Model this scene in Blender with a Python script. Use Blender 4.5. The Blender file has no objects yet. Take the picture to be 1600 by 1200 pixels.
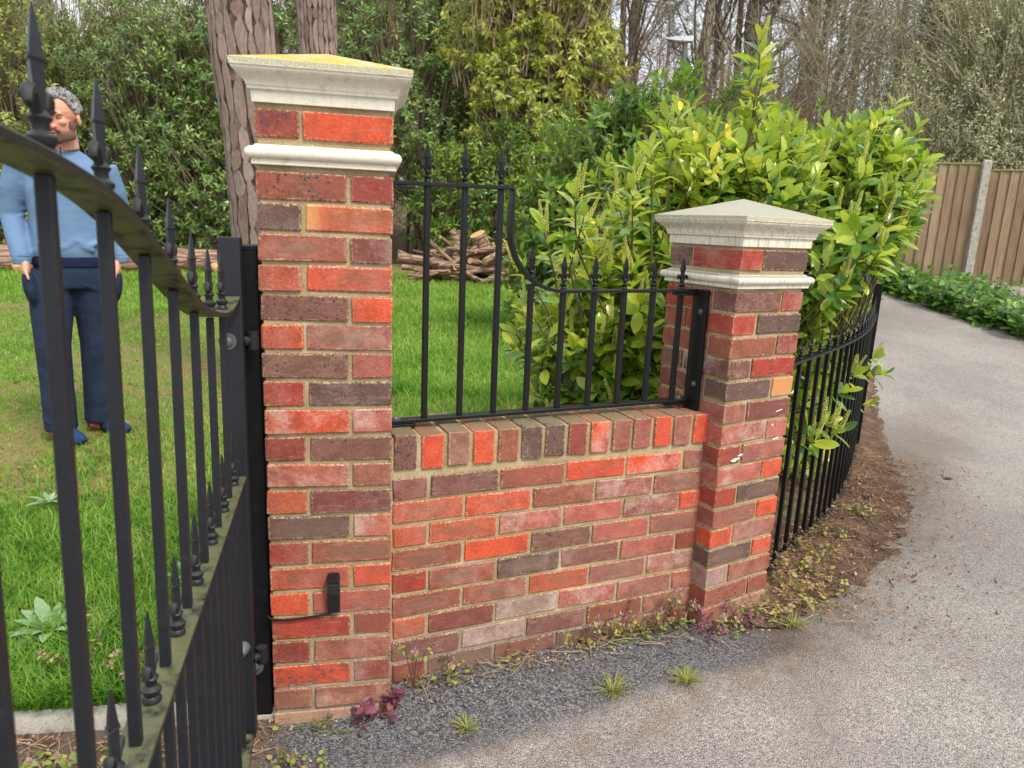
import bpy, bmesh, math, random
import numpy as np
from mathutils import Vector, Matrix, noise as mnoise

scene = bpy.context.scene
col = scene.collection
R = math.radians

# ------------------------------------------------------------------ camera
PITCH, ROLL, CAM_Z = .2184, .0421, 1.44
fw = Vector((0, math.cos(PITCH), -math.sin(PITCH)))
up0 = Vector((0, math.sin(PITCH), math.cos(PITCH)))
rt = Vector((1, 0, 0)) * math.cos(ROLL) + up0 * math.sin(ROLL)
up = up0 * math.cos(ROLL) - Vector((1, 0, 0)) * math.sin(ROLL)
cd = bpy.data.cameras.new('camera')
cam = bpy.data.objects.new('camera', cd)
col.objects.link(cam)
cam.matrix_world = Matrix(((rt.x, up.x, -fw.x, 0), (rt.y, up.y, -fw.y, 0), (rt.z, up.z, -fw.z, CAM_Z), (0, 0, 0, 1)))
cd.sensor_width = 36
cd.lens = 36 * 1117.95 / 1600
cd.clip_start = .02
cd.clip_end = 2000
cd.dof.use_dof = True
cd.dof.focus_distance = 2.3
cd.dof.aperture_fstop = 7.0
scene.camera = cam

# ------------------------------------------------------------------ light
SUN_EL, SUN_AZ = R(52), R(140)          # azimuth measured clockwise from +Y (north)
w = bpy.data.worlds.new('World')
scene.world = w
w.use_nodes = True
wn = w.node_tree
sky = wn.nodes.new('ShaderNodeTexSky')
sky.sky_type = 'NISHITA'
sky.sun_disc = False
sky.sun_elevation = SUN_EL
sky.sun_rotation = SUN_AZ
sky.air_density = .6
sky.dust_density = 6.0
sky.ozone_density = 1.0
# a thin even cloud sheet over the sky: most of its blue is lost
cl = wn.nodes.new('ShaderNodeMix'); cl.data_type = 'RGBA'
tcw = wn.nodes.new('ShaderNodeTexCoord'); nzw = wn.nodes.new('ShaderNodeTexNoise')
nzw.inputs['Scale'].default_value = 2.2; nzw.inputs['Detail'].default_value = 5
wn.links.new(tcw.outputs['Generated'], nzw.inputs[0])
mrw = wn.nodes.new('ShaderNodeMapRange'); mrw.inputs[1].default_value = .3; mrw.inputs[2].default_value = .6; mrw.inputs[3].default_value = .72; mrw.inputs[4].default_value = .95
wn.links.new(nzw.outputs[0], mrw.inputs[0]); wn.links.new(mrw.outputs[0], cl.inputs[0])
wn.links.new(sky.outputs[0], cl.inputs[6]); cl.inputs[7].default_value = (6.6, 7.0, 7.6, 1)
bg = wn.nodes['Background']
wn.links.new(cl.outputs[2], bg.inputs[0])
bg.inputs[1].default_value = .11
sd = bpy.data.lights.new('sun', 'SUN')
sun = bpy.data.objects.new('sun', sd)
col.objects.link(sun)
sd.energy = 1.5
sd.angle = R(12)
sd.color = (1, .95, .87)
sdir = Vector((math.sin(SUN_AZ) * math.cos(SUN_EL), math.cos(SUN_AZ) * math.cos(SUN_EL), math.sin(SUN_EL)))
sun.rotation_euler = (-sdir).to_track_quat('-Z', 'Y').to_euler()
scene.view_settings.view_transform = 'Standard'
scene.view_settings.look = 'None'
scene.view_settings.gamma = 1
scene.view_settings.use_curve_mapping = False
scene.view_settings.exposure = 1.08
scene.render.engine = 'CYCLES'
scene.cycles.use_denoising = True
scene.cycles.max_bounces = 6
scene.cycles.transparent_max_bounces = 4

# ------------------------------------------------------------------ helpers
def tag(o, label=None, cat=None, group=None, kind=None):
    if label: o['label'] = label
    if cat: o['category'] = cat
    if group: o['group'] = group
    if kind: o['kind'] = kind
    return o

def empty(name, loc=(0, 0, 0), rz=0, label=None, cat=None, group=None):
    o = bpy.data.objects.new(name, None)
    col.objects.link(o)
    o.location = loc
    o.rotation_euler = (0, 0, rz)
    o.empty_display_size = .1
    return tag(o, label, cat, group)

def link(name, me, parent=None, loc=None, M=None):
    o = bpy.data.objects.new(name, me)
    col.objects.link(o)
    if parent: o.parent = parent
    if M is not None: o.matrix_local = M
    elif loc is not None: o.location = loc
    return o

def np_mesh(name, V, F, m=None, smooth=False):
    """V (n,3), F (k,3 or 4) -> mesh, built quickly"""
    V = np.asarray(V, np.float32); F = np.asarray(F, np.int32)
    me = bpy.data.meshes.new(name)
    n = F.shape[1]
    me.vertices.add(len(V)); me.vertices.foreach_set('co', V.ravel())
    me.loops.add(F.size); me.loops.foreach_set('vertex_index', F.ravel())
    me.polygons.add(len(F))
    me.polygons.foreach_set('loop_start', np.arange(0, F.size, n, dtype=np.int32))
    if smooth: me.polygons.foreach_set('use_smooth', np.ones(len(F), bool))
    me.update(calc_edges=True)
    if m: me.materials.append(m)
    return me

class MB:
    """collects shapes for ONE mesh object"""
    def __init__(s): s.v = []; s.f = []
    def add(s, V, F):
        b = len(s.v)
        s.v += [tuple(p) for p in V]
        s.f += [tuple(i + b for i in f) for f in F]
        return s
    def box(s, c, d, rot=None, taper=1):
        x, y, z = d[0] / 2, d[1] / 2, d[2] / 2
        V = [Vector((i * x * (taper if k > 0 else 1), j * y * (taper if k > 0 else 1), k * z)) for k in (-1, 1) for j in (-1, 1) for i in (-1, 1)]
        if rot is not None: V = [rot @ p for p in V]
        c = Vector(c)
        return s.add([p + c for p in V], [(0, 2, 3, 1), (4, 5, 7, 6), (0, 1, 5, 4), (2, 6, 7, 3), (0, 4, 6, 2), (1, 3, 7, 5)])
    def tube(s, P, r, n=8, cap=True, flat=None):
        P = [Vector(p) for p in P]
        if not hasattr(r, '__len__'): r = [r] * len(P)
        b = len(s.v); ref = None
        for i, p in enumerate(P):
            t = (P[min(i + 1, len(P) - 1)] - P[max(i - 1, 0)]).normalized()
            if ref is None:
                ref = Vector((1, 0, 0)) if abs(t.x) < .8 else Vector((0, 1, 0))
            a = (ref - t * ref.dot(t)).normalized(); q = t.cross(a); ref = a
            for k in range(n):
                an = 2 * math.pi * k / n
                s.v.append(tuple(p + (a * math.cos(an) + q * math.sin(an)) * r[i]))
        for i in range(len(P) - 1):
            for k in range(n):
                s.f.append((b + i * n + k, b + i * n + (k + 1) % n, b + (i + 1) * n + (k + 1) % n, b + (i + 1) * n + k))
        if cap:
            s.f.append(tuple(b + k for k in reversed(range(n))))
            s.f.append(tuple(b + (len(P) - 1) * n + k for k in range(n)))
        return s
    def loft(s, rings, cap=True):
        b = len(s.v); n = len(rings[0])
        for rg in rings: s.v += [tuple(p) for p in rg]
        for i in range(len(rings) - 1):
            for k in range(n):
                s.f.append((b + i * n + k, b + i * n + (k + 1) % n, b + (i + 1) * n + (k + 1) % n, b + (i + 1) * n + k))
        if cap:
            s.f.append(tuple(b + k for k in reversed(range(n))))
            s.f.append(tuple(b + (len(rings) - 1) * n + k for k in range(n)))
        return s
    def lathe(s, prof, c=(0, 0, 0), n=10):
        return s.loft([[(c[0] + r * math.cos(2 * math.pi * k / n), c[1] + r * math.sin(2 * math.pi * k / n), c[2] + z) for k in range(n)] for r, z in prof])
    def ball(s, c, r, rot=None, n=12, m=8):
        r = (r, r, r) if not hasattr(r, '__len__') else r
        V = []; 
        for i in range(m + 1):
            th = math.pi * i / m
            for k in range(n):
                ph = 2 * math.pi * k / n
                p = Vector((r[0] * max(math.sin(th), .002) * math.cos(ph), r[1] * max(math.sin(th), .002) * math.sin(ph), r[2] * -math.cos(th)))
                if rot is not None: p = rot @ p
                V.append(p + Vector(c))
        b = len(s.v); s.v += [tuple(p) for p in V]
        for i in range(m):
            for k in range(n):
                s.f.append((b + i * n + k, b + i * n + (k + 1) % n, b + (i + 1) * n + (k + 1) % n, b + (i + 1) * n + k))
        s.f.append(tuple(b + k for k in reversed(range(n)))); s.f.append(tuple(b + m * n + k for k in range(n)))
        return s
    def mesh(s, name, m=None, smooth=None, bevel=0, segs=1):
        me = bpy.data.meshes.new(name)
        me.from_pydata(s.v, [], s.f)
        if bevel:
            bm = bmesh.new(); bm.from_mesh(me)
            bmesh.ops.remove_doubles(bm, verts=bm.verts, dist=1e-5)
            bmesh.ops.bevel(bm, geom=[e for e in bm.edges if len(e.link_faces) == 2 and e.calc_face_angle() > .5], offset=bevel, segments=segs, affect='EDGES', profile=.6)
            bm.to_mesh(me); bm.free()
        if smooth:
            me.polygons.foreach_set('use_smooth', [True] * len(me.polygons))
            if smooth is not True: me.set_sharp_from_angle(angle=R(smooth))
        if m: me.materials.append(m)
        return me
    def build(s, name, m=None, parent=None, loc=None, M=None, smooth=None, bevel=0, segs=1):
        return link(name, s.mesh(name, m, smooth, bevel, segs), parent, loc, M)

def rz(a): return Matrix.Rotation(a, 3, 'Z')
def sstep(a, b, x):
    t = np.clip((x - a) / (b - a), 0, 1)
    return t * t * (3 - 2 * t)

# ------------------------------------------------------------------ node helpers
class NT:
    def __init__(s, name):
        s.m = bpy.data.materials.new(name); s.m.use_nodes = True
        s.t = s.m.node_tree; s.b = s.t.nodes['Principled BSDF']; s.out = s.t.nodes['Material Output']
    def n(s, typ, ins=None, **props):
        nd = s.t.nodes.new('ShaderNode' + typ)
        for k, v in props.items(): setattr(nd, k, v)
        for k, v in (ins or {}).items(): s.set(nd.inputs[k], v)
        return nd
    def set(s, sock, v):
        if isinstance(v, bpy.types.NodeSocket): s.t.links.new(v, sock)
        else:
            if hasattr(v, '__len__') and len(v) == 3 and sock.type == 'RGBA': v = (*v, 1)
            sock.default_value = v
    def mix(s, f, a, b, mode='MIX'):
        nd = s.n('Mix', data_type='RGBA', blend_type=mode)
        s.set(nd.inputs[0], f); s.set(nd.inputs[6], a); s.set(nd.inputs[7], b)
        return nd.outputs[2]
    def math(s, op, a, b=0., c=None, clamp=False):
        nd = s.n('Math', operation=op, use_clamp=clamp)
        s.set(nd.inputs[0], a); s.set(nd.inputs[1], b)
        if c is not None: s.set(nd.inputs[2], c)
        return nd.outputs[0]
    def vmath(s, op, a, b=(0, 0, 0)):
        nd = s.n('VectorMath', operation=op); s.set(nd.inputs[0], a); s.set(nd.inputs[1], b)
        return nd.outputs[0]
    def noise(s, vec, scale, detail=4, rough=.6):
        return s.n('TexNoise', {'Vector': vec, 'Scale': scale, 'Detail': detail, 'Roughness': rough}).outputs[0]
    def voro(s, vec, scale, feature='F1', out='Distance', rnd=1.):
        return s.n('TexVoronoi', {'Vector': vec, 'Scale': scale, 'Randomness': rnd}, feature=feature).outputs[out]
    def mr(s, v, a, b, c=0., d=1., smooth=True):
        nd = s.n('MapRange', {'Value': v, 'From Min': a, 'From Max': b, 'To Min': c, 'To Max': d}, interpolation_type='SMOOTHSTEP' if smooth else 'LINEAR')
        return nd.outputs[0]
    def ramp(s, f, stops):
        nd = s.n('ValToRGB', {'Fac': f}); e = nd.color_ramp.elements
        while len(e) < len(stops): e.new(.5)
        for k, (p, c) in enumerate(stops): e[k].position = p; e[k].color = (*c, 1)
        return nd.outputs[0]
    def attr(s, name, out='Fac'):
        return s.n('Attribute', attribute_type='OBJECT', attribute_name=name).outputs[out]
    def bump(s, h, strength=.5, dist=.002, normal=None):
        ins = {'Height': h, 'Strength': strength, 'Distance': dist}
        if normal is not None: ins['Normal'] = normal
        return s.n('Bump', ins).outputs[0]
    def obj(s): return s.n('TexCoord').outputs['Object']
    def pos(s): return s.n('NewGeometry').outputs['Position']
    def fin(s, color=None, rough=None, normal=None, spec=None, metal=None):
        if color is not None: s.set(s.b.inputs['Base Color'], color)
        if rough is not None: s.set(s.b.inputs['Roughness'], rough)
        if normal is not None: s.set(s.b.inputs['Normal'], normal)
        if spec is not None: s.set(s.b.inputs['Specular IOR Level'], spec)
        if metal is not None: s.set(s.b.inputs['Metallic'], metal)
        return s.m

def lin(r, g, b):
    f = lambda c: (c / 255 / 12.92) if c <= 10 else ((c / 255 + .055) / 1.055) ** 2.4
    return (f(r), f(g), f(b))

MAT = {}
# --- brick: colour from the object, marks from its properties
t = NT('fired brick')
oi = t.n('ObjectInfo'); oc = t.obj()
rnd = oi.outputs['Random']
v = t.vmath('ADD', oc, t.n('CombineXYZ', {0: t.math('MULTIPLY', rnd, 37.), 1: t.math('MULTIPLY', rnd, 91.), 2: t.math('MULTIPLY', rnd, 53.)}).outputs[0])
n1 = t.noise(v, 16, 5, .65); n0 = t.noise(v, 5, 3, .5); n2 = t.noise(v, 140, 3, .7); n3 = t.noise(v, 26, 4, .7); n4 = t.noise(v, 420, 2, .6)
c = t.mix(1., oi.outputs['Color'], t.ramp(n1, [(.25, (.66, .62, .62)), (.5, (1, 1, 1)), (.75, (1.2, 1.22, 1.2))]), 'MULTIPLY')
c = t.mix(1., c, t.ramp(n2, [(.3, (.78, .78, .78)), (.7, (1.16, 1.16, 1.16))]), 'MULTIPLY')
# mottling inside every brick: brown and sooty clouds, drag marks along its length
dv = t.vmath('MULTIPLY', v, (.35, 1., 1.6)); n5 = t.noise(dv, 60, 4, .65)
c = t.mix(t.math('MULTIPLY', t.mr(t.math('ADD', t.math('MULTIPLY', n0, .55), t.math('MULTIPLY', n3, .45)), .45, .62), .42), c, lin(116, 84, 68))
c = t.mix(t.math('MULTIPLY', t.mr(t.math('ADD', t.math('MULTIPLY', n1, .5), t.math('MULTIPLY', n5, .5)), .54, .66), .38), c, lin(86, 72, 70))
c = t.mix(t.math('MULTIPLY', t.mr(n5, .55, .7), .22), c, lin(206, 160, 132))
sx = t.n('SeparateXYZ', {0: oc})
X, Y, Z = sx.outputs
d2 = t.math('ADD', t.math('POWER', t.math('DIVIDE', t.math('ABSOLUTE', t.math('ADD', X, t.math('MULTIPLY', t.math('SUBTRACT', t.math('FRACT', t.math('MULTIPLY', rnd, 13.7)), .5), .05))), .078), 2.6), t.math('POWER', t.math('DIVIDE', t.math('ABSOLUTE', Z), .022), 2.2))
ks = t.math('ADD', .62, t.math('MULTIPLY', t.math('FRACT', t.math('MULTIPLY', rnd, 7.3)), .9))
d2 = t.math('ADD', t.math('MULTIPLY', d2, ks), t.math('ADD', t.math('MULTIPLY', t.math('SUBTRACT', n1, .5), 2.4), t.math('MULTIPLY', t.math('SUBTRACT', n0, .5), 2.2)))
km = t.math('MULTIPLY', t.mr(d2, 1.15, .1), t.attr('kiss'))
c = t.mix(t.math('MULTIPLY', km, t.math('ADD', .42, t.math('MULTIPLY', n2, .5))), c, t.mix(n3, lin(132, 104, 78), lin(108, 92, 82)))
ring = t.math('MULTIPLY', t.math('MULTIPLY', t.mr(d2, 1.5, 1.05), t.mr(d2, .6, 1.0)), t.attr('kiss'))
c = t.mix(t.math('MULTIPLY', ring, .12), c, lin(205, 150, 140))
fire = t.math('MULTIPLY', t.mr(n3, .48, .66), t.attr('burn'))
c = t.mix(t.math('MULTIPLY', fire, .7), c, lin(70, 58, 68))
vc = t.n('SeparateXYZ', {0: t.voro(v, 110, out='Color')}).outputs[0]
sp = t.math('MULTIPLY', t.mr(t.math('SUBTRACT', t.math('ADD', t.voro(v, 110), t.math('MULTIPLY', t.math('SUBTRACT', n2, .5), .5)), t.math('MULTIPLY', t.math('POWER', vc, 2.), .55)), .12, -.1), t.mr(t.math('ADD', t.math('MULTIPLY', n0, .6), t.math('MULTIPLY', n1, .4)), .42, .56))
sp = t.math('MULTIPLY', sp, t.attr('spot'))
c = t.mix(t.math('MULTIPLY', sp, .9), c, lin(56, 56, 68))
pit = t.math('MULTIPLY', t.mr(t.voro(v, 190), .2, .1), t.mr(n3, .45, .55))
c = t.mix(t.math('MULTIPLY', pit, .55), c, (.03, .02, .02))
bl = t.math('MULTIPLY', t.mr(t.math('ADD', t.math('MULTIPLY', n1, .5), t.math('ADD', t.math('MULTIPLY', n0, .35), t.math('MULTIPLY', n2, .15))), .44, .72), t.attr('bloom'))
c = t.mix(bl, c, lin(202, 180, 166))
ye = t.math('MULTIPLY', t.mr(t.math('ADD', X, t.math('MULTIPLY', n1, .03)), -.045, -.075), t.attr('yellow'))
c = t.mix(ye, c, lin(196, 136, 84))
# worn arrises with a smear of lime along the long edges
az = t.math('ADD', t.math('ABSOLUTE', Z), t.math('MULTIPLY', t.math('SUBTRACT', n3, .5), .02))
ed = t.math('MULTIPLY', t.mr(az, .0265, .0325), t.mr(n2, .42, .62))
ax = t.math('ADD', t.math('ABSOLUTE', X), t.math('MULTIPLY', t.math('SUBTRACT', n3, .5), .025))
ed2 = t.math('MULTIPLY', t.mr(ax, .1005, .108), t.mr(n2, .42, .62))
ed2 = t.math('MULTIPLY', ed2, t.mr(t.math('ABSOLUTE', Y), .046, .051))
ed = t.math('MAXIMUM', ed, ed2)
c = t.mix(t.math('MULTIPLY', ed, .6), c, lin(214, 188, 150))
# green/grey weathering where a brick lies face-up
nz = t.n('SeparateXYZ', {0: t.n('NewGeometry').outputs['Normal']}).outputs[2]
topm = t.math('MULTIPLY', t.mr(nz, .75, .95), t.mr(n1, .2, .55))
c = t.mix(t.math('MULTIPLY', topm, .85), c, t.mix(n3, lin(128, 118, 92), lin(98, 96, 66)))
# splash-back dirt near the ground
pz = t.n('SeparateXYZ', {0: t.pos()}).outputs[2]
dirt = t.math('MULTIPLY', t.mr(t.math('ADD', pz, t.math('MULTIPLY', t.math('SUBTRACT', n1, .5), .25)), .16, .03), .28)
c = t.mix(dirt, c, lin(150, 122, 100))
h = t.math('ADD', t.math('MULTIPLY', n2, .7), t.math('ADD', t.math('MULTIPLY', n3, .9), t.math('ADD', t.math('MULTIPLY', n4, .35), t.math('MULTIPLY', pit, -.8))))
MAT['brick'] = t.fin(c, t.math('ADD', .74, t.math('MULTIPLY', n3, .2)), t.bump(h, .8, .0032), .3)

t = NT('sand mortar')
p = t.pos(); n1 = t.noise(p, 220, 4, .7); n2 = t.noise(p, 9, 4, .6); n3 = t.noise(p, 55, 3)
c = t.ramp(n2, [(.3, lin(152, 132, 98)), (.55, lin(178, 158, 120)), (.75, lin(198, 184, 154))])
c = t.mix(1., c, t.ramp(n1, [(.3, (.7, .7, .7)), (.7, (1.2, 1.2, 1.2))]), 'MULTIPLY')
pz = t.n('SeparateXYZ', {0: p}).outputs[2]
c = t.mix(t.mr(t.math('ADD', pz, t.math('MULTIPLY', n2, .3)), .42, .2), c, lin(150, 134, 118))
MAT['mortar'] = t.fin(c, .95, t.bump(t.math('ADD', n1, n3), .9, .003), .2)

def stone(name, top_a, top_b, streak, top_lo=.55, zf=9.):
    t = NT(name)
    p = t.pos(); n1 = t.noise(p, 7, 5, .6); n2 = t.noise(p, 300, 3, .7); n3 = t.noise(p, 34, 5, .7)
    c = t.mix(n1, lin(214, 206, 186), lin(226, 219, 202))
    c = t.mix(1., c, t.ramp(n2, [(.3, (.88, .88, .87)), (.7, (1.06, 1.06, 1.06))]), 'MULTIPLY')
    sxyz = t.n('SeparateXYZ', {0: p}).outputs
    sv = t.n('CombineXYZ', {0: t.math('MULTIPLY', sxyz[0], 60.), 1: t.math('MULTIPLY', sxyz[1], 60.), 2: t.math('MULTIPLY', sxyz[2], 3.)}).outputs[0]
    st = t.mr(t.noise(sv, 1.6, 5, .7), .47, .72)
    c = t.mix(t.math('MULTIPLY', st, streak), c, lin(118, 112, 98))
    c = t.mix(t.math('MULTIPLY', t.mr(n3, .52, .7), .45), c, lin(164, 156, 130))
    c = t.mix(t.math('MULTIPLY', t.mr(t.math('ADD', sxyz[2], t.math('MULTIPLY', n3, .012)), zf, zf + .006), t.mr(n2, .3, .6)), c, t.mix(n3, lin(150, 146, 112), lin(186, 180, 146)))
    c = t.mix(t.math('MULTIPLY', t.mr(t.voro(p, 130), .16, .08), t.mr(n3, .45, .6)), c, lin(96, 92, 76))
    nz = t.n('SeparateXYZ', {0: t.n('NewGeometry').outputs['Normal']}).outputs[2]
    m = t.mr(nz, .6, .85)
    c = t.mix(t.math('MULTIPLY', m, t.mr(t.math('ADD', t.math('MULTIPLY', n3, .6), t.math('MULTIPLY', n1, .4)), top_lo - .15, top_lo)), c, t.mix(n2, top_a, top_b))
    return t.fin(c, .85, t.bump(t.math('ADD', n2, t.math('MULTIPLY', n3, .6)), .45, .002), .3)
MAT['stone_lichen'] = stone('cast stone with yellow lichen', lin(206, 168, 50), lin(176, 150, 74), .16, .54, 1.778)
MAT['stone_grey'] = stone('cast stone with grey lichen', lin(138, 134, 116), lin(170, 165, 148), .7, .42, 1.488)

t = NT('black gloss paint')
p = t.pos(); n1 = t.noise(p, 40, 4); n2 = t.noise(p, 260, 3, .7)
c = t.mix(t.mr(n1, .6, .78), (.006, .006, .007), (.016, .016, .016))
MAT['paint'] = t.fin(c, t.math('ADD', .3, t.math('MULTIPLY', n1, .2)), t.bump(n2, .2, .0012), .32)
def mossy(name, amt):
    t = NT(name)
    p = t.pos(); n1 = t.noise(p, 26, 5, .65); n2 = t.noise(p, 300, 3, .7); n3 = t.noise(p, 75, 4, .7)
    c = t.mix(t.math('MULTIPLY', t.mr(n3, .55, .8), .35), (.008, .009, .012), (.05, .053, .058))
    c = t.mix(t.mr(n3, .72, .8), c, (.05, .033, .026))
    nz = t.n('SeparateXYZ', {0: t.n('NewGeometry').outputs['Normal']}).outputs[2]
    m = t.math('MULTIPLY', t.mr(t.math('ABSOLUTE', nz), .45, .8), t.mr(n1, .32, .55))
    c = t.mix(t.math('MULTIPLY', m, amt), c, t.mix(n3, lin(124, 124, 78), lin(96, 98, 70)))
    return t.fin(c, t.math('ADD', .36, t.math('MULTIPLY', n1, .25)), t.bump(t.math('ADD', n2, n3), .25, .0012), .38)
MAT['gate'] = mossy('weathered black paint', .1)
MAT['gate_rail'] = mossy('weathered black paint with green algae', .62)
def plain(name, c, rough=.6, spec=.4, metal=0., bump=.2, bscale=200, var=.15):
    t = NT(name)
    p = t.obj(); n1 = t.noise(p, bscale, 3, .7); n2 = t.noise(p, bscale * .12, 4)
    cc = t.mix(n2, tuple(x * (1 - var) for x in c), tuple(min(1, x * (1 + var)) for x in c))
    return t.fin(cc, rough, t.bump(n1, bump, .002), spec, metal)
MAT['steel'] = plain('dull painted steel', (.12, .12, .125), .5, .4, .4)
MAT['plastic'] = plain('black plastic', (.008, .008, .009), .28, .5, bump=.05)
# ------------------------------------------------------------------ terrain
BX = np.array([-60, -8, -1.5, -.9, -.6, -.33, .68, .95, 1.15, 1.31, 1.53, 1.745, 1.91, 2.18, 2.31, 3.2, 4.6, 6, 9, 40])
BY = np.array([-30, .7, 1.70, 1.83, 1.93, 2.05, 2.48, 2.62, 2.83, 3.02, 3.30, 3.61, 3.88, 4.38, 4.66, 6.6, 9.6, 14, 26, 60])
def side(x, y): return y - np.interp(x, BX, BY)          # > 0: garden side
def h_path(x, y): return .06 * sstep(1.75, 2.02, y) + .13 * np.maximum(0, np.minimum(y, 22) - 4.5) * sstep(4, 6, y)
def h_lawn(x, y):
    return .018 + .182 * sstep(1.95, 3.7, y) + .16 * np.maximum(0, np.minimum(y, 60) - 17.5) * .5
def grid(x0, x1, y0, y1, n, m, f):
    X, Y = np.meshgrid(np.linspace(x0, x1, n), np.linspace(y0, y1, m))
    return X, Y
def sheet(name, m, X, Y, Z, keep=None, smooth=True):
    r, c = X.shape
    idx = np.arange(r * c).reshape(r, c)
    F = np.stack([idx[:-1, :-1], idx[:-1, 1:], idx[1:, 1:], idx[1:, :-1]], -1).reshape(-1, 4)
    if keep is not None: F = F[keep[:-1, :-1].ravel()]
    return link(name, np_mesh(name, np.stack([X, Y, Z], -1).reshape(-1, 3), F, m, smooth))
rs = np.random.RandomState(5)
def wob(x, y, s, a): return a * (np.sin(x * s + 1.3 * np.sin(y * s * .7)) * np.cos(y * s * 1.1 + .8 * np.sin(x * s * .6)))

# soil underneath everything, out to the horizon
t = NT('woodland soil'); p = t.pos(); n1 = t.noise(p, 1.2, 6, .7); n2 = t.noise(p, 30, 4, .7)
c = t.ramp(n1, [(.3, lin(92, 72, 56)), (.5, lin(112, 92, 70)), (.7, lin(92, 98, 58))])
c = t.mix(1., c, t.ramp(n2, [(.3, (.6, .6, .6)), (.7, (1.25, 1.2, 1.2))]), 'MULTIPLY')
MAT['soil'] = t.fin(c, .95, t.bump(n2, .8, .02), .2)
ax = np.concatenate([-np.geomspace(400, 12, 26), np.linspace(-11, 11, 50), np.geomspace(12, 400, 26)])
ay = np.concatenate([-np.geomspace(400, 6, 12), np.linspace(-5, 30, 80), np.geomspace(31, 900, 30)])
X, Y = np.meshgrid(ax, ay)
b = sstep(-.15, .15, side(X, Y))
tag(sheet('ground', MAT['soil'], X, Y, h_path(X, Y) * (1 - b) + h_lawn(X, Y) * b - .05), kind='structure')

# tarmac: one worn pale sheet with a newer, darker strip along the wall
t = NT('tarmac'); p = t.pos()
sp_ = t.n('SeparateXYZ', {0: p}).outputs
w1 = t.noise(p, 1.1, 4, .6); w2 = t.noise(p, 7, 5, .7); st = t.voro(p, 215, out='Color'); sd_ = t.voro(p, 215); st2 = t.noise(p, 420, 2, .6)
pale = t.mix(t.mr(w1, .35, .65), lin(152, 144, 138), lin(168, 160, 152))
grit = t.n('SeparateXYZ', {0: st}).outputs[0]
pale = t.mix(1., pale, t.ramp(grit, [(.0, (.5, .5, .5)), (.3, (.85, .85, .85)), (.75, (1.1, 1.09, 1.07)), (1., (1.5, 1.48, 1.44))]), 'MULTIPLY')
dark = t.mix(1., lin(112, 110, 109), t.ramp(grit, [(0, (.3, .3, .32)), (.5, (.85, .85, .87)), (1., (1.9, 1.9, 1.9))]), 'MULTIPLY')
# edge of the dark strip (a patch of newer tarmac): y < a + b x
e = t.math('SUBTRACT', sp_[1], t.math('MULTIPLY_ADD', sp_[0], .42, 1.755))
e = t.math('ADD', e, t.math('ADD', t.math('MULTIPLY', t.math('SUBTRACT', w2, .5), .16), t.math('MULTIPLY', t.math('SUBTRACT', grit, .5), .07)))
c = t.mix(t.math('MULTIPLY', t.mr(e, -.02, .02), t.mr(sp_[0], 1.12, .98)), pale, dark)
band = t.math('MULTIPLY', t.mr(t.math('ABSOLUTE', t.math('ADD', e, .05)), .13, .0), t.mr(w2, .4, .62))
c = t.mix(t.math('MULTIPLY', t.math('MULTIPLY', band, t.mr(sp_[0], 1.2, .95)), .55), c, lin(134, 112, 90))
# soil washed over the edge beside the railings and under the far fence
f = t.math('SUBTRACT', sp_[1], t.math('MULTIPLY_ADD', sp_[0], 1.28, .86))
f = t.math('ADD', f, t.math('MULTIPLY', t.math('SUBTRACT', w2, .5), .75))
so = t.math('MULTIPLY', t.mr(t.math('ADD', f, t.math('MULTIPLY', t.math('SUBTRACT', grit, .5), .5)), -.3, .25), t.math('MULTIPLY', t.mr(sp_[0], .75, 1.1), t.mr(sp_[1], 6., 3.6)))
lf = t.math('MULTIPLY', t.mr(sp_[0], -.56, -.68), t.mr(t.math('ADD', sp_[1], t.math('MULTIPLY', t.math('SUBTRACT', w2, .5), .3)), 1.42, 1.56))
so = t.math('MAXIMUM', so, lf)
c = t.mix(t.math('MULTIPLY', so, .9), c, t.mix(w2, lin(124, 104, 84), lin(100, 80, 64)))
cr = t.mr(t.voro(t.vmath('ADD', p, t.n('TexNoise', {'Vector': p, 'Scale': 3.}).outputs[1]), 1.4, 'DISTANCE_TO_EDGE'), .012, .0)
c = t.mix(t.math('MULTIPLY', t.math('MULTIPLY', cr, t.mr(w1, .55, .7)), .4), c, lin(70, 66, 62))
c = t.mix(t.math('MULTIPLY', t.mr(w2, .58, .75), .3), c, lin(124, 116, 108))
hh = t.math('ADD', t.math('MULTIPLY', sd_, -1.2), t.math('MULTIPLY', st2, .4))
MAT['tarmac'] = t.fin(c, .85, t.bump(hh, 1., .006), .3)
X, Y = np.meshgrid(np.linspace(-6, 12, 181), np.concatenate([np.linspace(-8, 1, 30), np.linspace(1.05, 16, 200)]))
tag(sheet('driveway', MAT['tarmac'], X, Y, h_path(X, Y) + wob(X, Y, 3, .004), side(X, Y) < .12), kind='structure')

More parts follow.
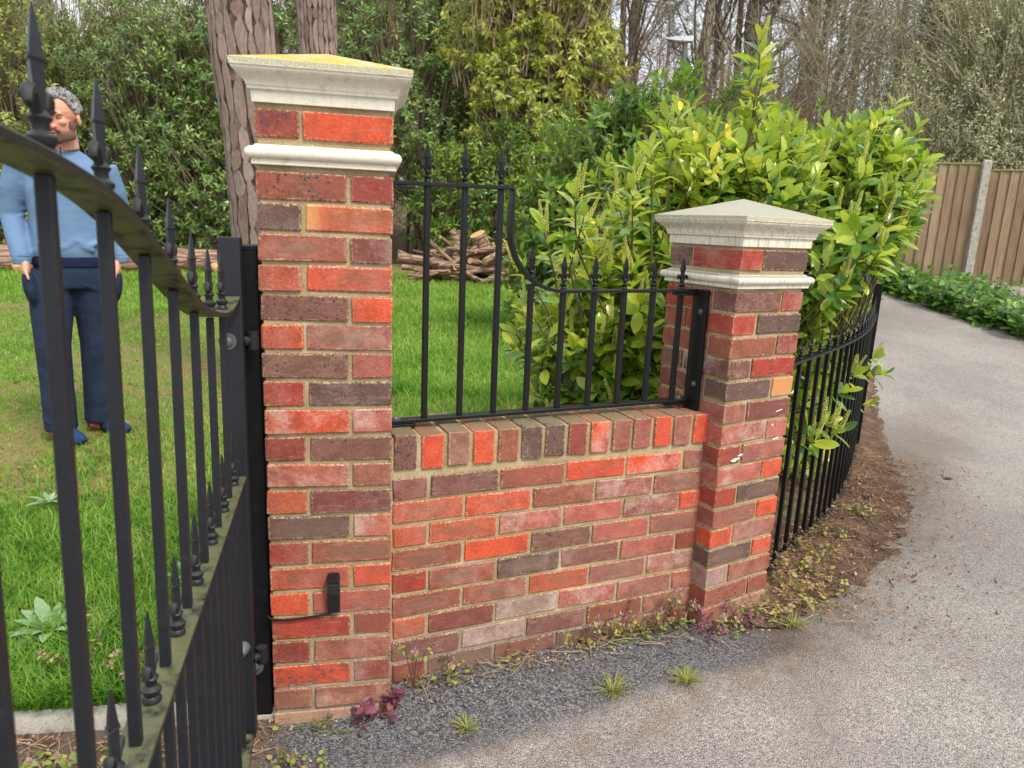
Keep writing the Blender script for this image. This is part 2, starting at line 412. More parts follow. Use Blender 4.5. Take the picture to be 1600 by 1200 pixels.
# lawn soil sheet
t = NT('lawn soil and thatch'); p = t.pos(); n1 = t.noise(p, .9, 5, .65); n2 = t.noise(p, 45, 4, .7); n3 = t.noise(p, 5, 5, .7)
c = t.ramp(t.math('ADD', t.math('MULTIPLY', n1, .6), t.math('MULTIPLY', n3, .4)), [(.40, lin(142, 118, 82)), (.52, lin(124, 122, 68)), (.66, lin(92, 128, 50))])
c = t.mix(1., c, t.ramp(n2, [(.3, (.6, .6, .6)), (.7, (1.25, 1.22, 1.2))]), 'MULTIPLY')
MAT['lawn'] = t.fin(c, .95, t.bump(n2, 1, .02), .15)
X, Y = np.meshgrid(np.linspace(-24, 7, 200), np.concatenate([np.linspace(-6, 1.5, 16), np.linspace(1.55, 19, 220)]))
tag(sheet('lawn', MAT['lawn'], X, Y, h_lawn(X, Y) + wob(X, Y, 1.7, .012), (side(X, Y) > .03 + .75 * sstep(.55, .9, X))), kind='structure')

# loose earth bank between railings and path
t = NT('dry earth with leaf litter'); p = t.pos(); n1 = t.noise(p, 6, 6, .7); n2 = t.noise(p, 60, 5, .75); n3 = t.voro(p, 70, out='Color')
c = t.ramp(n1, [(.32, lin(78, 58, 48)), (.52, lin(106, 84, 68)), (.7, lin(144, 118, 96))])
c = t.mix(1., c, t.ramp(n2, [(.3, (.5, .5, .5)), (.7, (1.35, 1.3, 1.3))]), 'MULTIPLY')
MAT['earth'] = t.fin(c, .95, t.bump(n2, 1, .015), .2)
X, Y = np.meshgrid(np.linspace(.3, 3.6, 230), np.linspace(2.2, 7.0, 290))
s_ = side(X, Y)
wid = np.interp(Y, [2.2, 2.5, 2.9, 3.6, 4.6, 6.4], [.2, .42, .62, .74, .58, .3]) + wob(X, Y, 9, .05) + wob(X, Y, 23, .03)
zz = h_path(X, Y) + .12 * sstep(.1, .9, s_) + .035 * sstep(-1, -.1, s_ / wid) + wob(X, Y, 31, .006) + wob(X + 3, Y, 67, .005) + wob(X, Y + 2, 113, .003)
tag(sheet('earth_verge', MAT['earth'], X, Y, zz + .003, (s_ > -wid) & (s_ < 1.7) & ((X > .9) | (s_ > .25))), kind='structure')
def bank(X, Y):
    s_ = side(X, Y); wd = np.interp(Y, [2.2, 2.5, 2.9, 3.6, 4.6, 6.4], [.2, .42, .62, .74, .58, .3])
    return (.12 * sstep(.1, .9, s_) + .035 * sstep(-1, -.1, s_ / wd) + .003) * sstep(.8, .95, X) * (Y > 2.3)
def h_any(x, y):
    if x > .8 and -.8 < side(x, y) < 1.6 and y < 7: return float(h_path(x, y) + bank(x, y))
    return float(h_lawn(x, y) if side(x, y) > 0 else h_path(x, y))

# concrete edging of the lawn at the gate
t = NT('weathered concrete'); p = t.pos(); n1 = t.noise(p, 18, 6, .7); n2 = t.noise(p, 200, 4, .75)
c = t.ramp(n1, [(.3, lin(132, 124, 112)), (.5, lin(178, 170, 156)), (.7, lin(198, 192, 180))])
c = t.mix(t.mr(n2, .56, .7), c, lin(104, 100, 84))
MAT['concrete'] = t.fin(c, .92, t.bump(t.math('ADD', n1, n2), .9, .006), .25)
kerb = empty('lawn_edging', (-1.38, 1.735, 0)); tag(kerb, kind='structure')
for k in range(3):
    mb = MB(); L = .86
    rr = random.Random(k)
    rings = []
    for i in range(9):
        x = -L / 2 + L * i / 8
        j = lambda: rr.uniform(-.006, .006)
        rings.append([(x, -.035 + j(), -.12), (x, .035 + j(), -.12), (x, .033 + j(), .035 + j()), (x, .02, .052 + j()), (x, -.022, .05 + j()), (x, -.034 + j(), .03 + j())])
    mb.loft(rings)
    o = mb.build('edging_stone', MAT['concrete'], kerb, smooth=50)
    x = .0 - .88 * (k - .45); o.location = (x, x * .135 + .012, -.010); o.rotation_euler = (0, 0, .14 + rr.uniform(-.02, .02))

# ------------------------------------------------------------------ bricks
PAL = {'O': lin(198, 80, 52), 'o': lin(178, 88, 62), 'R': lin(160, 64, 50), 'r': lin(140, 68, 56), 'P': lin(172, 96, 80), 'p': lin(152, 90, 76),
       'M': lin(146, 84, 64), 'm': lin(124, 72, 62), 'D': lin(122, 82, 70), 'd': lin(100, 77, 68), 'Y': lin(188, 94, 62), 'G': lin(160, 128, 118), 'L': lin(172, 128, 108)}
#        kiss spot burn bloom
MARK = {'k': ('kiss', 1.), 's': ('spot', 1.), 'b': ('burn', .8), 'w': ('bloom', .85), 'y': ('yellow', 1.)}
brng = random.Random(11)
def brick_mesh(L, W, H, seed):
    rr = random.Random(seed)
    bm = bmesh.new(); bmesh.ops.create_cube(bm, size=1)
    for v_ in bm.verts:
        v_.co = Vector((v_.co.x * L, v_.co.y * W, v_.co.z * H)) + Vector([rr.uniform(-.0014, .0014) for _ in range(3)])
    bmesh.ops.bevel(bm, geom=list(bm.edges), offset=rr.uniform(.0025, .0045), segments=1, affect='EDGES')
    for v_ in bm.verts: v_.co += Vector([rr.uniform(-.0009, .0009) for _ in range(3)])
    me = bpy.data.meshes.new('brick'); bm.to_mesh(me); bm.free()
    me.materials.append(MAT['brick'])
    return me
BR = [brick_mesh(.215, .1025, .065, k) for k in range(10)]
HB = [brick_mesh(.1025, .1025, .065, 50 + k) for k in range(5)]
def brick(parent, c, yaw, code, half=False, rot=None):
    """one brick, laid at c in its parent's frame; code = tone letter then mark letters"""
    me = brng.choice(HB if half else BR)
    flip = brng.choice((0, math.pi))
    M = Matrix.Translation(Vector(c) + Vector((brng.uniform(-.0012, .0012), brng.uniform(-.0015, .0015), brng.uniform(-.0012, .0012))))
    M = M @ (rot.to_4x4() if rot is not None else Matrix.Rotation(yaw + (flip if 'y' not in code else 0), 4, 'Z')) @ Matrix.Rotation(brng.gauss(0, .006), 4, 'Z') @ Matrix.Rotation(brng.gauss(0, .005), 4, 'Y')
    o = link('brick', me, parent, M=M)
    cc = PAL[code[0]]; f = brng.uniform(.92, 1.08)
    o.color = (cc[0] * f, cc[1] * f * brng.uniform(.95, 1.06), cc[2] * f, 1)
    for ch in code[1:]: o[MARK[ch][0]] = MARK[ch][1] * (brng.uniform(.6, 1.) if ch == 'k' else 1) * (.7 if ch == 'k' and code[0] in 'OoY' else 1)
    if 's' not in code: o['spot'] = brng.choice((0, 0, 0, .25))
    if 'w' not in code: o['bloom'] = brng.choice((0, 0, .15, .3))
    return o
RAND = ['O', 'o', 'R', 'r', 'Pw', 'ms', 'Ds', 'Mk', 'Mk', 'pk', 'm', 'R', 'db']
def pier(name, label, P, A, ztop, rows, tc_z, str_z, cap_z, front, left, top_front, top_left, mat_cap):
    """1.5 brick square pier; front/left = codes of the two bricks seen in each course"""
    root = empty(name, (P[0], P[1], 0), A, label, 'brick pier')
    W = .3275
    mo = MB(); I = .0065
    mo.box((W / 2, W / 2, (str_z[0] - .2) / 2 + .0), (W - 2 * I, W - 2 * I, str_z[0] + .2))
    mo.box((W / 2, W / 2, (str_z[1] + cap_z[0]) / 2), (W - 2 * I, W - 2 * I, cap_z[0] - str_z[1] + .02))
    mo.build('mortar', MAT['mortar'], root)
    def course(zc, A_, f, l):
        f = list(f); l = list(l)
        r2 = [brng.choice(RAND) for _ in range(4)]
        if A_:   # stretcher at the near-left corner, header on the right
            brick(root, (.1075, .05125, zc), 0, f[0]); brick(root, (W - .05125, .1075, zc), math.pi / 2, f[1])
            brick(root, (W - .1075, W - .05125, zc), 0, r2[0]); brick(root, (.05125, W - .1075, zc), math.pi / 2, l[0])
        else:    # header at the corner (its long side shows on the left face), stretcher right
            brick(root, (.05125, .1075, zc), math.pi / 2, f[0]); brick(root, (W - .1075, .05125, zc), 0, f[1])
            brick(root, (.1075, W - .05125, zc), 0, l[0]); brick(root, (W - .05125, W - .1075, zc), math.pi / 2, r2[1])
    for k in range(rows):
        f = front[k] if k < len(front) else (brng.choice(RAND), brng.choice(RAND))
        l = left[k] if left and k < len(left) else (brng.choice(RAND),)
        course(ztop - .075 * k - .0325, k % 2 == 0, f, l)
    course(tc_z, False, top_front, top_left)
    def moulding(nm, prof, apex=None, m=None):
        mb = MB(); rings = []
        for o_, z in prof:
            rings.append([(-o_, -o_, z), (W + o_, -o_, z), (W + o_, W + o_, z), (-o_, W + o_, z)])
        mb.loft(rings, cap=apex is None)
        if apex:
            n = len(mb.v); mb.v.append((W / 2, W / 2, apex)); 
            for k in range(4): mb.f.append((n - 4 + k, n - 4 + (k + 1) % 4, n))
            mb.f.append((3, 2, 1, 0))
        o = mb.build(nm, m, root, smooth=24, bevel=0)
        bv = o.modifiers.new('soft arris', 'BEVEL'); bv.width = .0022; bv.segments = 2; bv.limit_method = 'ANGLE'; bv.angle_limit = R(28)
        return o
    z0, z1 = str_z
    hgt = z1 - z0
    arc = [(.007 + .0145 * math.cos(a), z0 + hgt * .58 + hgt * .30 * math.sin(a)) for a in np.linspace(-math.pi / 2, math.pi / 2, 11)]
    moulding('string_course', [(-.004, z0), (.009, z0), (.009, z0 + hgt * .22)] + arc + [(.004, z0 + hgt * .90), (-.001, z1)], m=MAT['stone_plain' if mat_cap != 'stone_grey' else 'stone_grey'])
    b0, b1, b2, b3 = cap_z
    H = b1 - b0
    pr = [(-.004, b0), (.004, b0), (.005, b0 + H * .36), (.0115, b0 + H * .38), (.0125, b0 + H * .47)]
    for u in np.linspace(0, 1, 12):                       # ogee
        s2 = u * u * (3 - 2 * u)
        pr.append((.0145 + .0285 * (s2 if u > .0 else 0), b0 + H * (.49 + .49 * (u ** .8))))
    pr += [(.0455, b1), (.0465, b2)]
    moulding('cap_stone', pr, b3, MAT[mat_cap])
    return root
MAT['stone_plain'] = stone('clean cast stone', lin(186, 178, 150), lin(206, 198, 176), .08, .62)

F1 = [('Ms', 'rs'), ('ds', 'Py'), ('Mk', 'm'), ('ys'.replace('y', 'o'), 'Ok'), ('Ds', 'O'), ('O', 'pk'), ('Ds', 'P'), ('R', 'ds'), ('Ow', 'Pw'), ('r', 'Ds'),
      ('Pw', 'Mk'), ('o', 'ms'), ('dk', 'Pw'), ('R', 'Mk'), ('ok', 'O'), ('O', 'P'), ('R', 'r'), ('r', 'M'), ('Ob', 'r'), ('M', 'Mw'), ('L', 'L'), ('r', 'm')]
F1[1] = ('ds', 'Yyk')
pier1 = pier('gate_pier', 'tall square red brick pier with cream stone cap yellow with lichen beside the iron gate', (-.6412, 1.7945), .1985, 1.5435, 22, 1.6535,
             (1.558, 1.606), (1.70, 1.774, 1.790, 1.852), F1, None, ('rb', 'O'), ('r',), 'stone_lichen')
F2 = [('Ds', 'R'), ('R', 'ds'), ('M', 'r'), ('Dw', 'R'), ('ds', 'My'), ('p', 'ms'), ('Pw', 'P'), ('r', 'p'), ('Pw', 'O'), ('R', 'dk'), ('pk', 'O'), ('Ok', 'pk'),
      ('dk', 'O'), ('G', 'M'), ('Ms', 'M'), ('p', 'L'), ('p', 'M'), ('m', 'M')]
L2 = [('R',), ('M',), ('M',), ('D',), ('m',), ('r',), ('R',), ('D',)]
pier2 = pier('wall_end_pier', 'shorter red brick pier with grey stained pyramid cap right of the low wall', (.7125, 2.317), .5428, 1.258, 18, 1.3615,
             (1.269, 1.315), (1.403, 1.482, 1.498, 1.560), F2, L2, ('R', 'd'), ('d',), 'stone_grey')
# white paint scrapes on the right pier
sc_ = MB()
for (x, z, a, b_) in ((.075, .683, .020, .005), (.10, .698, .012, .0025), (.27, .737, .02, .002), (.245, .79, .004, .004), (.27, .84, .02, .0015)):
    n = 9
    sc_.loft([[(x + a * math.cos(6.283 * k / n) * random.Random(k + int(x * 999)).uniform(.6, 1.2), y_, z + b_ * math.sin(6.283 * k / n) + .2 * a * math.cos(6.283 * k / n)) for k in range(n)] for y_ in (-.0005, -.0035)])
sc_.build('paint_scrape', plain('white paint', (.78, .77, .74), .6), pier2)

# ------------------------------------------------------------------ low wall
AW = .4034
wall = empty('low_wall', (-.3301, 1.9489, 0), AW, 'low red brick wall with brick on edge coping between the two piers', 'brick wall')
mo = MB(); mo.box((.5575, .1075, .27), (1.155, .202, .94)); mo.box((.5575, .1075, .786), (1.14, .2, .09))
mo.build('mortar', MAT['mortar'], wall)
WC = [['m', 'Ds', 'M', 'O', 'Ow', 'r'], ['ok', 'Ok', 'M', 'pw', 'pk'], ['o', 'ok', 'Pw', 'P', 'psw', 'O'], ['Mk', 'O', 'Ds', 'P', 'pk'], ['R', 'Mk', 'dk', 'mk', 'P', 'r'],
      ['Mk', 'Mk', 'ok', 'pk', 'pw'], ['o', 'ms', 'Gw', 'Pw', 'pk', 'P'], ['Ds', 'Gw', 'ms', 'Ms', 'Mk'], ['r', 'dk', 'ms', 'db', 'pk', 'r'], ['M', 'L', 'G', 'P', 'p'], ['M', 'L', 'm', 'P', 'p', 'r']]
for k, row in enumerate(WC):
    z = .645 - .075 * k + .0325; x = 0
    for j, cde in enumerate(row):
        half = k % 2 == 0 and j in (0, len(row) - 1)
        Lb = .1025 if half else .215
        brick(wall, (x + Lb / 2, .05125, z), 0, cde, half); x += Lb + .01
COP = ['Ds', 'O', 'M', 'O', 'M', 'ds', 'ds', 'r', 'Ow', 'M', 'p', 'O', 'p', 'O']
EDGE = Matrix(((0, 0, 1), (1, 0, 0), (0, 1, 0)))      # brick length across the wall, on edge
for k, cde in enumerate(COP):
    x = .038 + .0797 * k
    o = brick(wall, (x, .105, .787 + random.Random(k).uniform(-.002, .002)), 0, cde, rot=EDGE.to_4x4().to_3x3())
# a lump of orange brick left in the joint by the right pier
mb = MB(); mb.ball((1.118, -.012, .704), (.016, .014, .012), n=7, m=5)
mb.build('broken_brick_lump', plain('orange brick fragment', PAL['O'], .9, .2, bump=.9), wall)

# ------------------------------------------------------------------ ironwork
def finial_mesh(H, thick, m, name='finial', base=.0):
    """cast spear head: collar, neck, two curled leaves, ridged spear"""
    mb = MB(); s = H / .105
    mb.lathe([(.010 * s, base), (.010 * s, .004 * s), (.0075 * s, .007 * s), (.0105 * s, .012 * s), (.0105 * s, .015 * s), (.006 * s, .019 * s), (.006 * s, .024 * s), (.0085 * s, .028 * s), (.004 * s, .034 * s)], n=10)
    t_ = thick * s
    # centre leaf and spear, four-sided with ridge
    mb.loft([[(a * s, 0, z * s), (0, -t_ * d, z * s), (-a * s, 0, z * s), (0, t_ * d, z * s)] for a, d, z in
             ((.005, .9, .027), (.0075, 1, .040), (.0085, 1, .052), (.0112, 1.05, .066), (.0140, 1.3, .0665), (.0140, 1.3, .0685), (.0115, 1.05, .069), (.0085, .85, .080), (.0045, .5, .095), (.0010, .15, .105))])
    for sgn in (-1, 1):                                   # curled side leaves
        P = [(sgn * x * s, 0, z * s) for x, z in ((.003, .028), (.0065, .036), (.0105, .043), (.0155, .045), (.0190, .0415), (.0195, .036), (.0170, .0335))]
        mb.tube(P, [r_ * s for r_ in (.0035, .0048, .0052, .005, .0044, .0036, .0026)], n=6)
    return mb.mesh(name, m, smooth=40)
def bar_mesh(L, wd, m, name='bar'):
    mb = MB(); mb.box((0, 0, L / 2), (wd, wd, L)); return mb.mesh(name, m, bevel=.0016)
def flat_sweep(path, depth, thick, yc=0.):
    """flat bar following path (x,z), depth across (y)"""
    P = [Vector((a, 0, b)) for a, b in path]; mb = MB(); rings = []
    for i, p in enumerate(P):
        t_ = (P[min(i + 1, len(P) - 1)] - P[max(i - 1, 0)]).normalized()
        q = Vector((-t_.z, 0, t_.x)) * thick / 2
        if 0 < i < len(P) - 1:
            t1 = (P[i] - P[i - 1]).normalized(); co = max(.35, t_.dot(t1)); q = q / co
        rings.append([p - q + Vector((0, yc - depth / 2, 0)), p - q + Vector((0, yc + depth / 2, 0)), p + q + Vector((0, yc + depth / 2, 0)), p + q + Vector((0, yc - depth / 2, 0))])
    return mb.loft(rings)
def bolt(mb, c, axis, r=.008, h=.008):
    ax = Vector(axis).normalized(); mb.tube([Vector(c), Vector(c) + ax * h * .5, Vector(c) + ax * h], [r, r, r * .7], n=6)
    mb.tube([Vector(c) - ax * .002, Vector(c) + ax * .001], [r * 1.7] * 2, n=12)

rail = empty('wall_railing', tuple(wall.matrix_basis @ Vector((0, .1, .8))), AW, 'black spear topped railing with a curved step standing on the low brick wall', 'railing')
z_ = lambda z: z - .8
arc = [(.375 + .185 - .185 * math.cos(a), 1.430 - .186 * math.sin(a)) for a in np.linspace(0, math.pi / 2, 18)]
path = [(-.005, 1.541), (.377, 1.546), (.377, 1.500), (.3755, 1.46)] + arc + [(.7, 1.2445), (.9, 1.2465), (1.068, 1.249)]
flat_sweep([(a, z_(b)) for a, b in path], .034, .010).build('top_rail', MAT['paint'], rail, bevel=.0012)
flat_sweep([(.002, z_(.856)), (1.066, z_(.866))], .036, .011).build('bottom_rail', MAT['paint'], rail, bevel=.0012)
fin = finial_mesh(.105, .0042, MAT['paint'])
bm_tall, bm_low, bm_mid = bar_mesh(.68, .0165, MAT['paint']), bar_mesh(.376, .0165, MAT['paint']), bar_mesh(.41, .0165, MAT['paint'])
for k in range(9):
    x = .117 + .1115 * k; zb = .861 + .009 * x
    if k < 3: top = 1.543
    elif k == 3: top = 1.269
    else: top = 1.2445 + .0045 * (x - .5)
    me = bm_tall if k < 3 else bm_mid if k == 3 else bm_low
    o = link('bar', me, rail, (x, 0, z_(zb))); o.scale.z = (top - zb - .003) / (.68 if k < 3 else .41 if k == 3 else .376)
    link('finial', fin, rail, (x, 0, z_(top + .0055)))
mb = MB(); mb.box((1.072, -.030, z_(1.038)), (.012, .066, .432), rz(.139)); mb.build('end_plate', MAT['paint'], rail, bevel=.001)
for c_ in ((.035, .0, z_(1.5305)), (.045, 0, z_(.845)), (1.028, 0, z_(1.236)), (1.022, 0, z_(.8525))):
    mb = MB(); mb.box(c_, (.085, .035, .008)); mb.build('fixing_lug', MAT['paint'], rail, bevel=.001)
mb = MB()
for c_ in ((.04, 0, z_(1.547)), (.03, 0, z_(.862)), (1.035, 0, z_(.8715)), (1.045, 0, z_(1.254))): bolt(mb, c_, (0, 0, 1))
for z in (1.18, .93): bolt(mb, (1.066, -.040, z_(z)), (-1, 0, 0), .006, .005)
mb.build('bolt', MAT['steel'], rail)

# ------------------------------------------------------------------ gate standing open towards the viewer
AG = -1.3244; LEAN = .0642
def lean(k, z): return S * k - LEAN * z
gate = empty('driveway_gate', (-.699 + .0924 * math.cos(-1.3244), 1.767 + .0924 * math.sin(-1.3244), 0), AG, 'open black iron driveway gate with curved top rail and green algae, in the left foreground', 'gate')
S = .165; ZM = .788
tops = {-.1: 1.252, 0: 1.246, .4: 1.230, .75: 1.223, 1: 1.2225, 1.4: 1.225, 2: 1.238, 3: 1.267, 4: 1.325, 5: 1.388, 6: 1.447, 7: 1.476, 8: 1.492, 9: 1.50, 10: 1.503}
kx = np.array(sorted(tops)); kz = np.array([tops[k] for k in kx])
def ztop(k):
    # smooth interpolation of the measured curve
    ks = np.linspace(k - .5, k + .5, 9); return float(np.mean(np.interp(ks, kx, kz)))
NB = 9
flat_sweep([(lean(k, ztop(k)), ztop(k)) for k in np.linspace(.17, NB + .5, 70)], .046, .010).build('top_rail', MAT['gate_rail'], gate, bevel=.0012, smooth=30)
flat_sweep([(lean(0, ZM) + .024, ZM), (lean(NB + .5, ZM), ZM)], .046, .010).build('middle_rail', MAT['gate_rail'], gate, bevel=.0012)
flat_sweep([(.03, .085), (S * (NB + .5), .085)], .046, .012).build('bottom_rail', MAT['gate_rail'], gate, bevel=.0012)
TILT = Matrix.Rotation(-LEAN, 3, 'Y')
mb = MB(); mb.box((lean(0, .725), 0, .725), (.05, .05, 1.32), TILT); mb.build('hinge_stile', MAT['gate'], gate, bevel=.003, segs=2)
mb = MB(); mb.box((lean(NB + .5, .8) + .026, 0, .80), (.05, .05, 1.46), TILT); mb.build('lock_stile', MAT['gate'], gate, bevel=.003, segs=2)
gb = bar_mesh(1., .0142, MAT['gate']); gfin = finial_mesh(.128, .0052, MAT['gate'])
for k in range(1, NB + 1):
    zt = ztop(k) - .004
    o = link('bar', gb, gate, (lean(k, .088), 0, .088)); o.scale.z = zt - .088; o.rotation_euler.y = -LEAN
    link('finial', gfin, gate, (lean(k, ztop(k)), 0, ztop(k) + .0055)).rotation_euler.y = -LEAN
for k in range(NB + 1):
    o = link('dog_bar', gb, gate, (lean(k + .5, .088), 0, .088)); o.scale.z = ZM - .092; o.rotation_euler.y = -LEAN
    link('finial', gfin, gate, (lean(k + .5, ZM), 0, ZM + .0055)).rotation_euler.y = -LEAN
mb = MB()
q = lean(0, 1.135) + .0
mb.tube([(q + .024, -.01, 1.135), (q + .030, -.01, 1.135)], .021, n=20); mb.ball((q + .033, -.01, 1.135), (.010, .014, .014))
mb.build('hinge_bolt', MAT['steel'], gate, smooth=50)
mb = MB(); mb.tube([(lean(0, .33) + .024, 0, .33), (lean(0, .33) + .032, 0, .33), (lean(0, .33) + .05, 0, .325)], [.02, .018, .009], n=12); mb.build('drop_bolt', MAT['steel'], gate, smooth=50)
for z in (1.13, .28):
    mb = MB(); q = lean(0, z); mb.tube([(q - .0, .02, z), (q - .03, .05, z)], .012, n=10); mb.lathe([(.015, -.022), (.015, .022)], (q - .02, .042, z), 12)
    mb.build('hinge', MAT['gate'], gate, smooth=50)
post = empty('gate_post', tuple((pier1.matrix_basis @ Vector((-.056, .075, 0)))), .1985, 'plain black square steel post between the gate and the tall brick pier', 'gate post')
mb = MB(); mb.box((0, 0, .67), (.094, .094, 1.36)); mb.build('shaft', MAT['paint'], post, bevel=.003, segs=2)
mb = MB(); mb.box((0, 0, 1.3565), (.098, .098, .013)); mb.build('post_cap', MAT['paint'], post, bevel=.002)
mb = MB()
bolt(mb, (.0, -.047, .18), (0, -1, 0), .016, .012); bolt(mb, (-.01, -.047, 1.12), (0, -1, 0), .006, .006); mb.build('bolt', MAT['steel'], post)

# ------------------------------------------------------------------ photocell with its cable on the tall pier
pc = empty('photocell', tuple(pier1.matrix_basis @ Vector((.170, 0, .418))), .1985, 'small black plastic gate photocell screwed to the front of the tall brick pier', 'photocell')
rings = []
for z, wd, dp in ((-.057, .013, .016), (-.055, .0165, .020), (-.02, .0172, .024), (.0, .0175, .027), (.03, .0178, .034), (.045, .0178, .036), (.053, .0165, .034), (.0575, .011, .026)):
    rings.append([(wd * sx_ * c_, -dp * q_, z) for sx_, c_, q_ in ((-1, 1, 0), (-1, 1, .82), (-1, .8, 1), (1, .8, 1), (1, 1, .82), (1, 1, 0))])
MB().loft(rings).build('housing', MAT['plastic'], pc, smooth=35)
mb = MB(); mb.loft([[(-.0135, -.0285, .002), (.0135, -.0285, .002), (.0135, -.0375, .04), (-.0135, -.0375, .04)], [(-.0125, -.0300, .004), (.0125, -.0300, .004), (.0125, -.0385, .039), (-.0125, -.0385, .039)]])
mb.build('lens', plain('dark lens', (.02, .02, .022), .12, .5, bump=0), pc)
mb = MB(); mb.tube([(.0, -.008, -.056), (-.01, -.008, -.064), (-.04, -.006, -.069), (-.09, -.006, -.074), (-.135, -.006, -.076), (-.168, -.004, -.074), (-.18, .01, -.07), (-.182, .06, -.07)], .0032, n=8)
mb.build('cable', MAT['plastic'], pc, smooth=True)

# ------------------------------------------------------------------ curved railing beside the path
FP = np.array([(.93, 2.55), (1.04, 2.68), (1.149, 2.814), (1.312, 3.004), (1.529, 3.281), (1.745, 3.589), (1.909, 3.86), (2.18, 4.358), (2.31, 4.62)])
sl = np.concatenate([[0], np.cumsum(np.hypot(*np.diff(FP, axis=0).T))])
def fpt(s_): return np.array([np.interp(s_, sl, FP[:, 0]), np.interp(s_, sl, FP[:, 1])])
def fsm(s_): return np.mean([fpt(np.clip(s_ + d, 0, sl[-1])) for d in np.linspace(-.15, .15, 7)], axis=0)
fence = empty('path_railing', (FP[0][0], FP[0][1], 0), 0, 'curved low black spear topped railing running from the right brick pier along the path', 'railing')
o0 = np.array([FP[0][0], FP[0][1]])
def curved_rail(z0, z1, depth, thick):
    mb = MB(); rings = []
    for u in np.linspace(.0, sl[-1], 60):
        p = fsm(u) - o0; tg = fsm(u + .02) - fsm(u - .02); tg /= np.hypot(*tg); nn = np.array([-tg[1], tg[0]]) * depth / 2; z = z0 + (z1 - z0) * u / sl[-1]
        rings.append([(p[0] - nn[0], p[1] - nn[1], z - thick / 2), (p[0] + nn[0], p[1] + nn[1], z - thick / 2), (p[0] + nn[0], p[1] + nn[1], z + thick / 2), (p[0] - nn[0], p[1] - nn[1], z + thick / 2)])
    return mb.loft(rings)
curved_rail(.962, .985, .04, .010).build('top_rail', MAT['paint'], fence, bevel=.001)
curved_rail(.095, .10, .045, .012).build('bottom_rail', MAT['gate'], fence, bevel=.001)
fb = bar_mesh(.864, .0165, MAT['paint'])
nb = int(sl[-1] / .117)
for k in range(nb):
    u = .06 + .117 * k + .03
    if u > sl[-1] - .05: break
    p = fsm(u) - o0; tg = fsm(u + .02) - fsm(u - .02); an = math.atan2(tg[1], tg[0])
    zt = .962 + .023 * u / sl[-1]
    M = Matrix.Translation((p[0], p[1], .098)) @ Matrix.Rotation(an, 4, 'Z')
    o = link('bar', fb, fence, M=M); o.scale.z = (zt - .101) / .864
    link('finial', fin, fence, M=Matrix.Translation((p[0], p[1], zt + .0055)) @ Matrix.Rotation(an, 4, 'Z'))
pe = FP[-1] - o0
mb = MB(); mb.box((pe[0] + .02, pe[1] + .03, .56), (.05, .05, 1.22), rz(1.1)); mb.build('end_post', MAT['paint'], fence, bevel=.003, segs=2)
# ------------------------------------------------------------------ foliage tools
def leaf_mat(name, stops, back, rough=.35, trans=.3, spec=.5, bump=0):
    t = NT(name)
    g = t.n('NewGeometry'); oi = t.n('ObjectInfo')
    r_ = t.math('FRACT', t.math('ADD', g.outputs['Random Per Island'], oi.outputs['Random']))
    p = g.outputs['Position']; n1 = t.noise(p, 1.3, 4)
    f = t.math('ADD', t.math('MULTIPLY', r_, .8), t.math('MULTIPLY', t.math('SUBTRACT', n1, .47), 1.2), clamp=True)
    c = t.ramp(f, stops)
    c = t.mix(t.math('MULTIPLY', g.outputs['Backfacing'], .7), c, back)
    n2 = t.noise(p, 90, 2)
    c = t.mix(1., c, t.ramp(n2, [(.3, (.86, .86, .86)), (.7, (1.12, 1.12, 1.1))]), 'MULTIPLY')
    t.fin(c, rough, spec=spec)
    tr = t.n('BsdfTranslucent', {'Color': t.mix(1., c, (1.5, 1.6, .7), 'MULTIPLY')})
    mx = t.n('MixShader', {0: trans}); t.t.links.new(t.b.outputs[0], mx.inputs[1]); t.t.links.new(tr.outputs[0], mx.inputs[2])
    t.t.links.new(mx.outputs[0], t.out.inputs[0])
    return t.m
MAT['laurel'] = leaf_mat('cherry laurel leaf', [(0, lin(50, 84, 30)), (.25, lin(92, 130, 40)), (.55, lin(142, 164, 50)), (.85, lin(180, 184, 62)), (1., lin(216, 196, 62))], lin(166, 178, 92), .26, .34)
MAT['laurel_far'] = leaf_mat('darker laurel leaf', [(0, lin(42, 78, 28)), (.5, lin(98, 130, 40)), (.85, lin(146, 166, 54)), (1., lin(182, 190, 78))], lin(120, 146, 80), .36, .28, .35)  # greens a little darker and less glossy than the near bush
MAT['rhodo'] = leaf_mat('rhododendron leaf', [(0, lin(50, 78, 34)), (.5, lin(94, 124, 54)), (.85, lin(140, 160, 76)), (1., lin(180, 184, 96))], lin(130, 136, 92), .32, .15)
MAT['olive'] = leaf_mat('olive evergreen leaf', [(0, lin(76, 92, 40)), (.5, lin(120, 132, 58)), (.85, lin(160, 164, 78)), (1., lin(190, 182, 100))], lin(140, 136, 84), .4, .2)
MAT['pale'] = leaf_mat('pale hanging leaf', [(0, lin(88, 106, 40)), (.35, lin(134, 146, 54)), (.7, lin(186, 186, 84)), (1., lin(226, 220, 136))], lin(186, 186, 112), .35, .3)
MAT['sallow'] = leaf_mat('grey green catkin bud', [(0, lin(134, 138, 104)), (.5, lin(170, 172, 134)), (1., lin(212, 212, 176))], lin(170, 168, 130), .7, .2, .2)
MAT['ivy'] = leaf_mat('ground cover leaf', [(0, lin(46, 78, 32)), (.5, lin(84, 122, 46)), (.85, lin(118, 150, 62)), (1., lin(150, 170, 90))], lin(130, 156, 92), .38, .25)
MAT['darkivy'] = leaf_mat('dark ivy leaf', [(0, lin(36, 50, 28)), (.6, lin(62, 78, 40)), (1., lin(98, 108, 60))], lin(90, 104, 66), .4, .15)
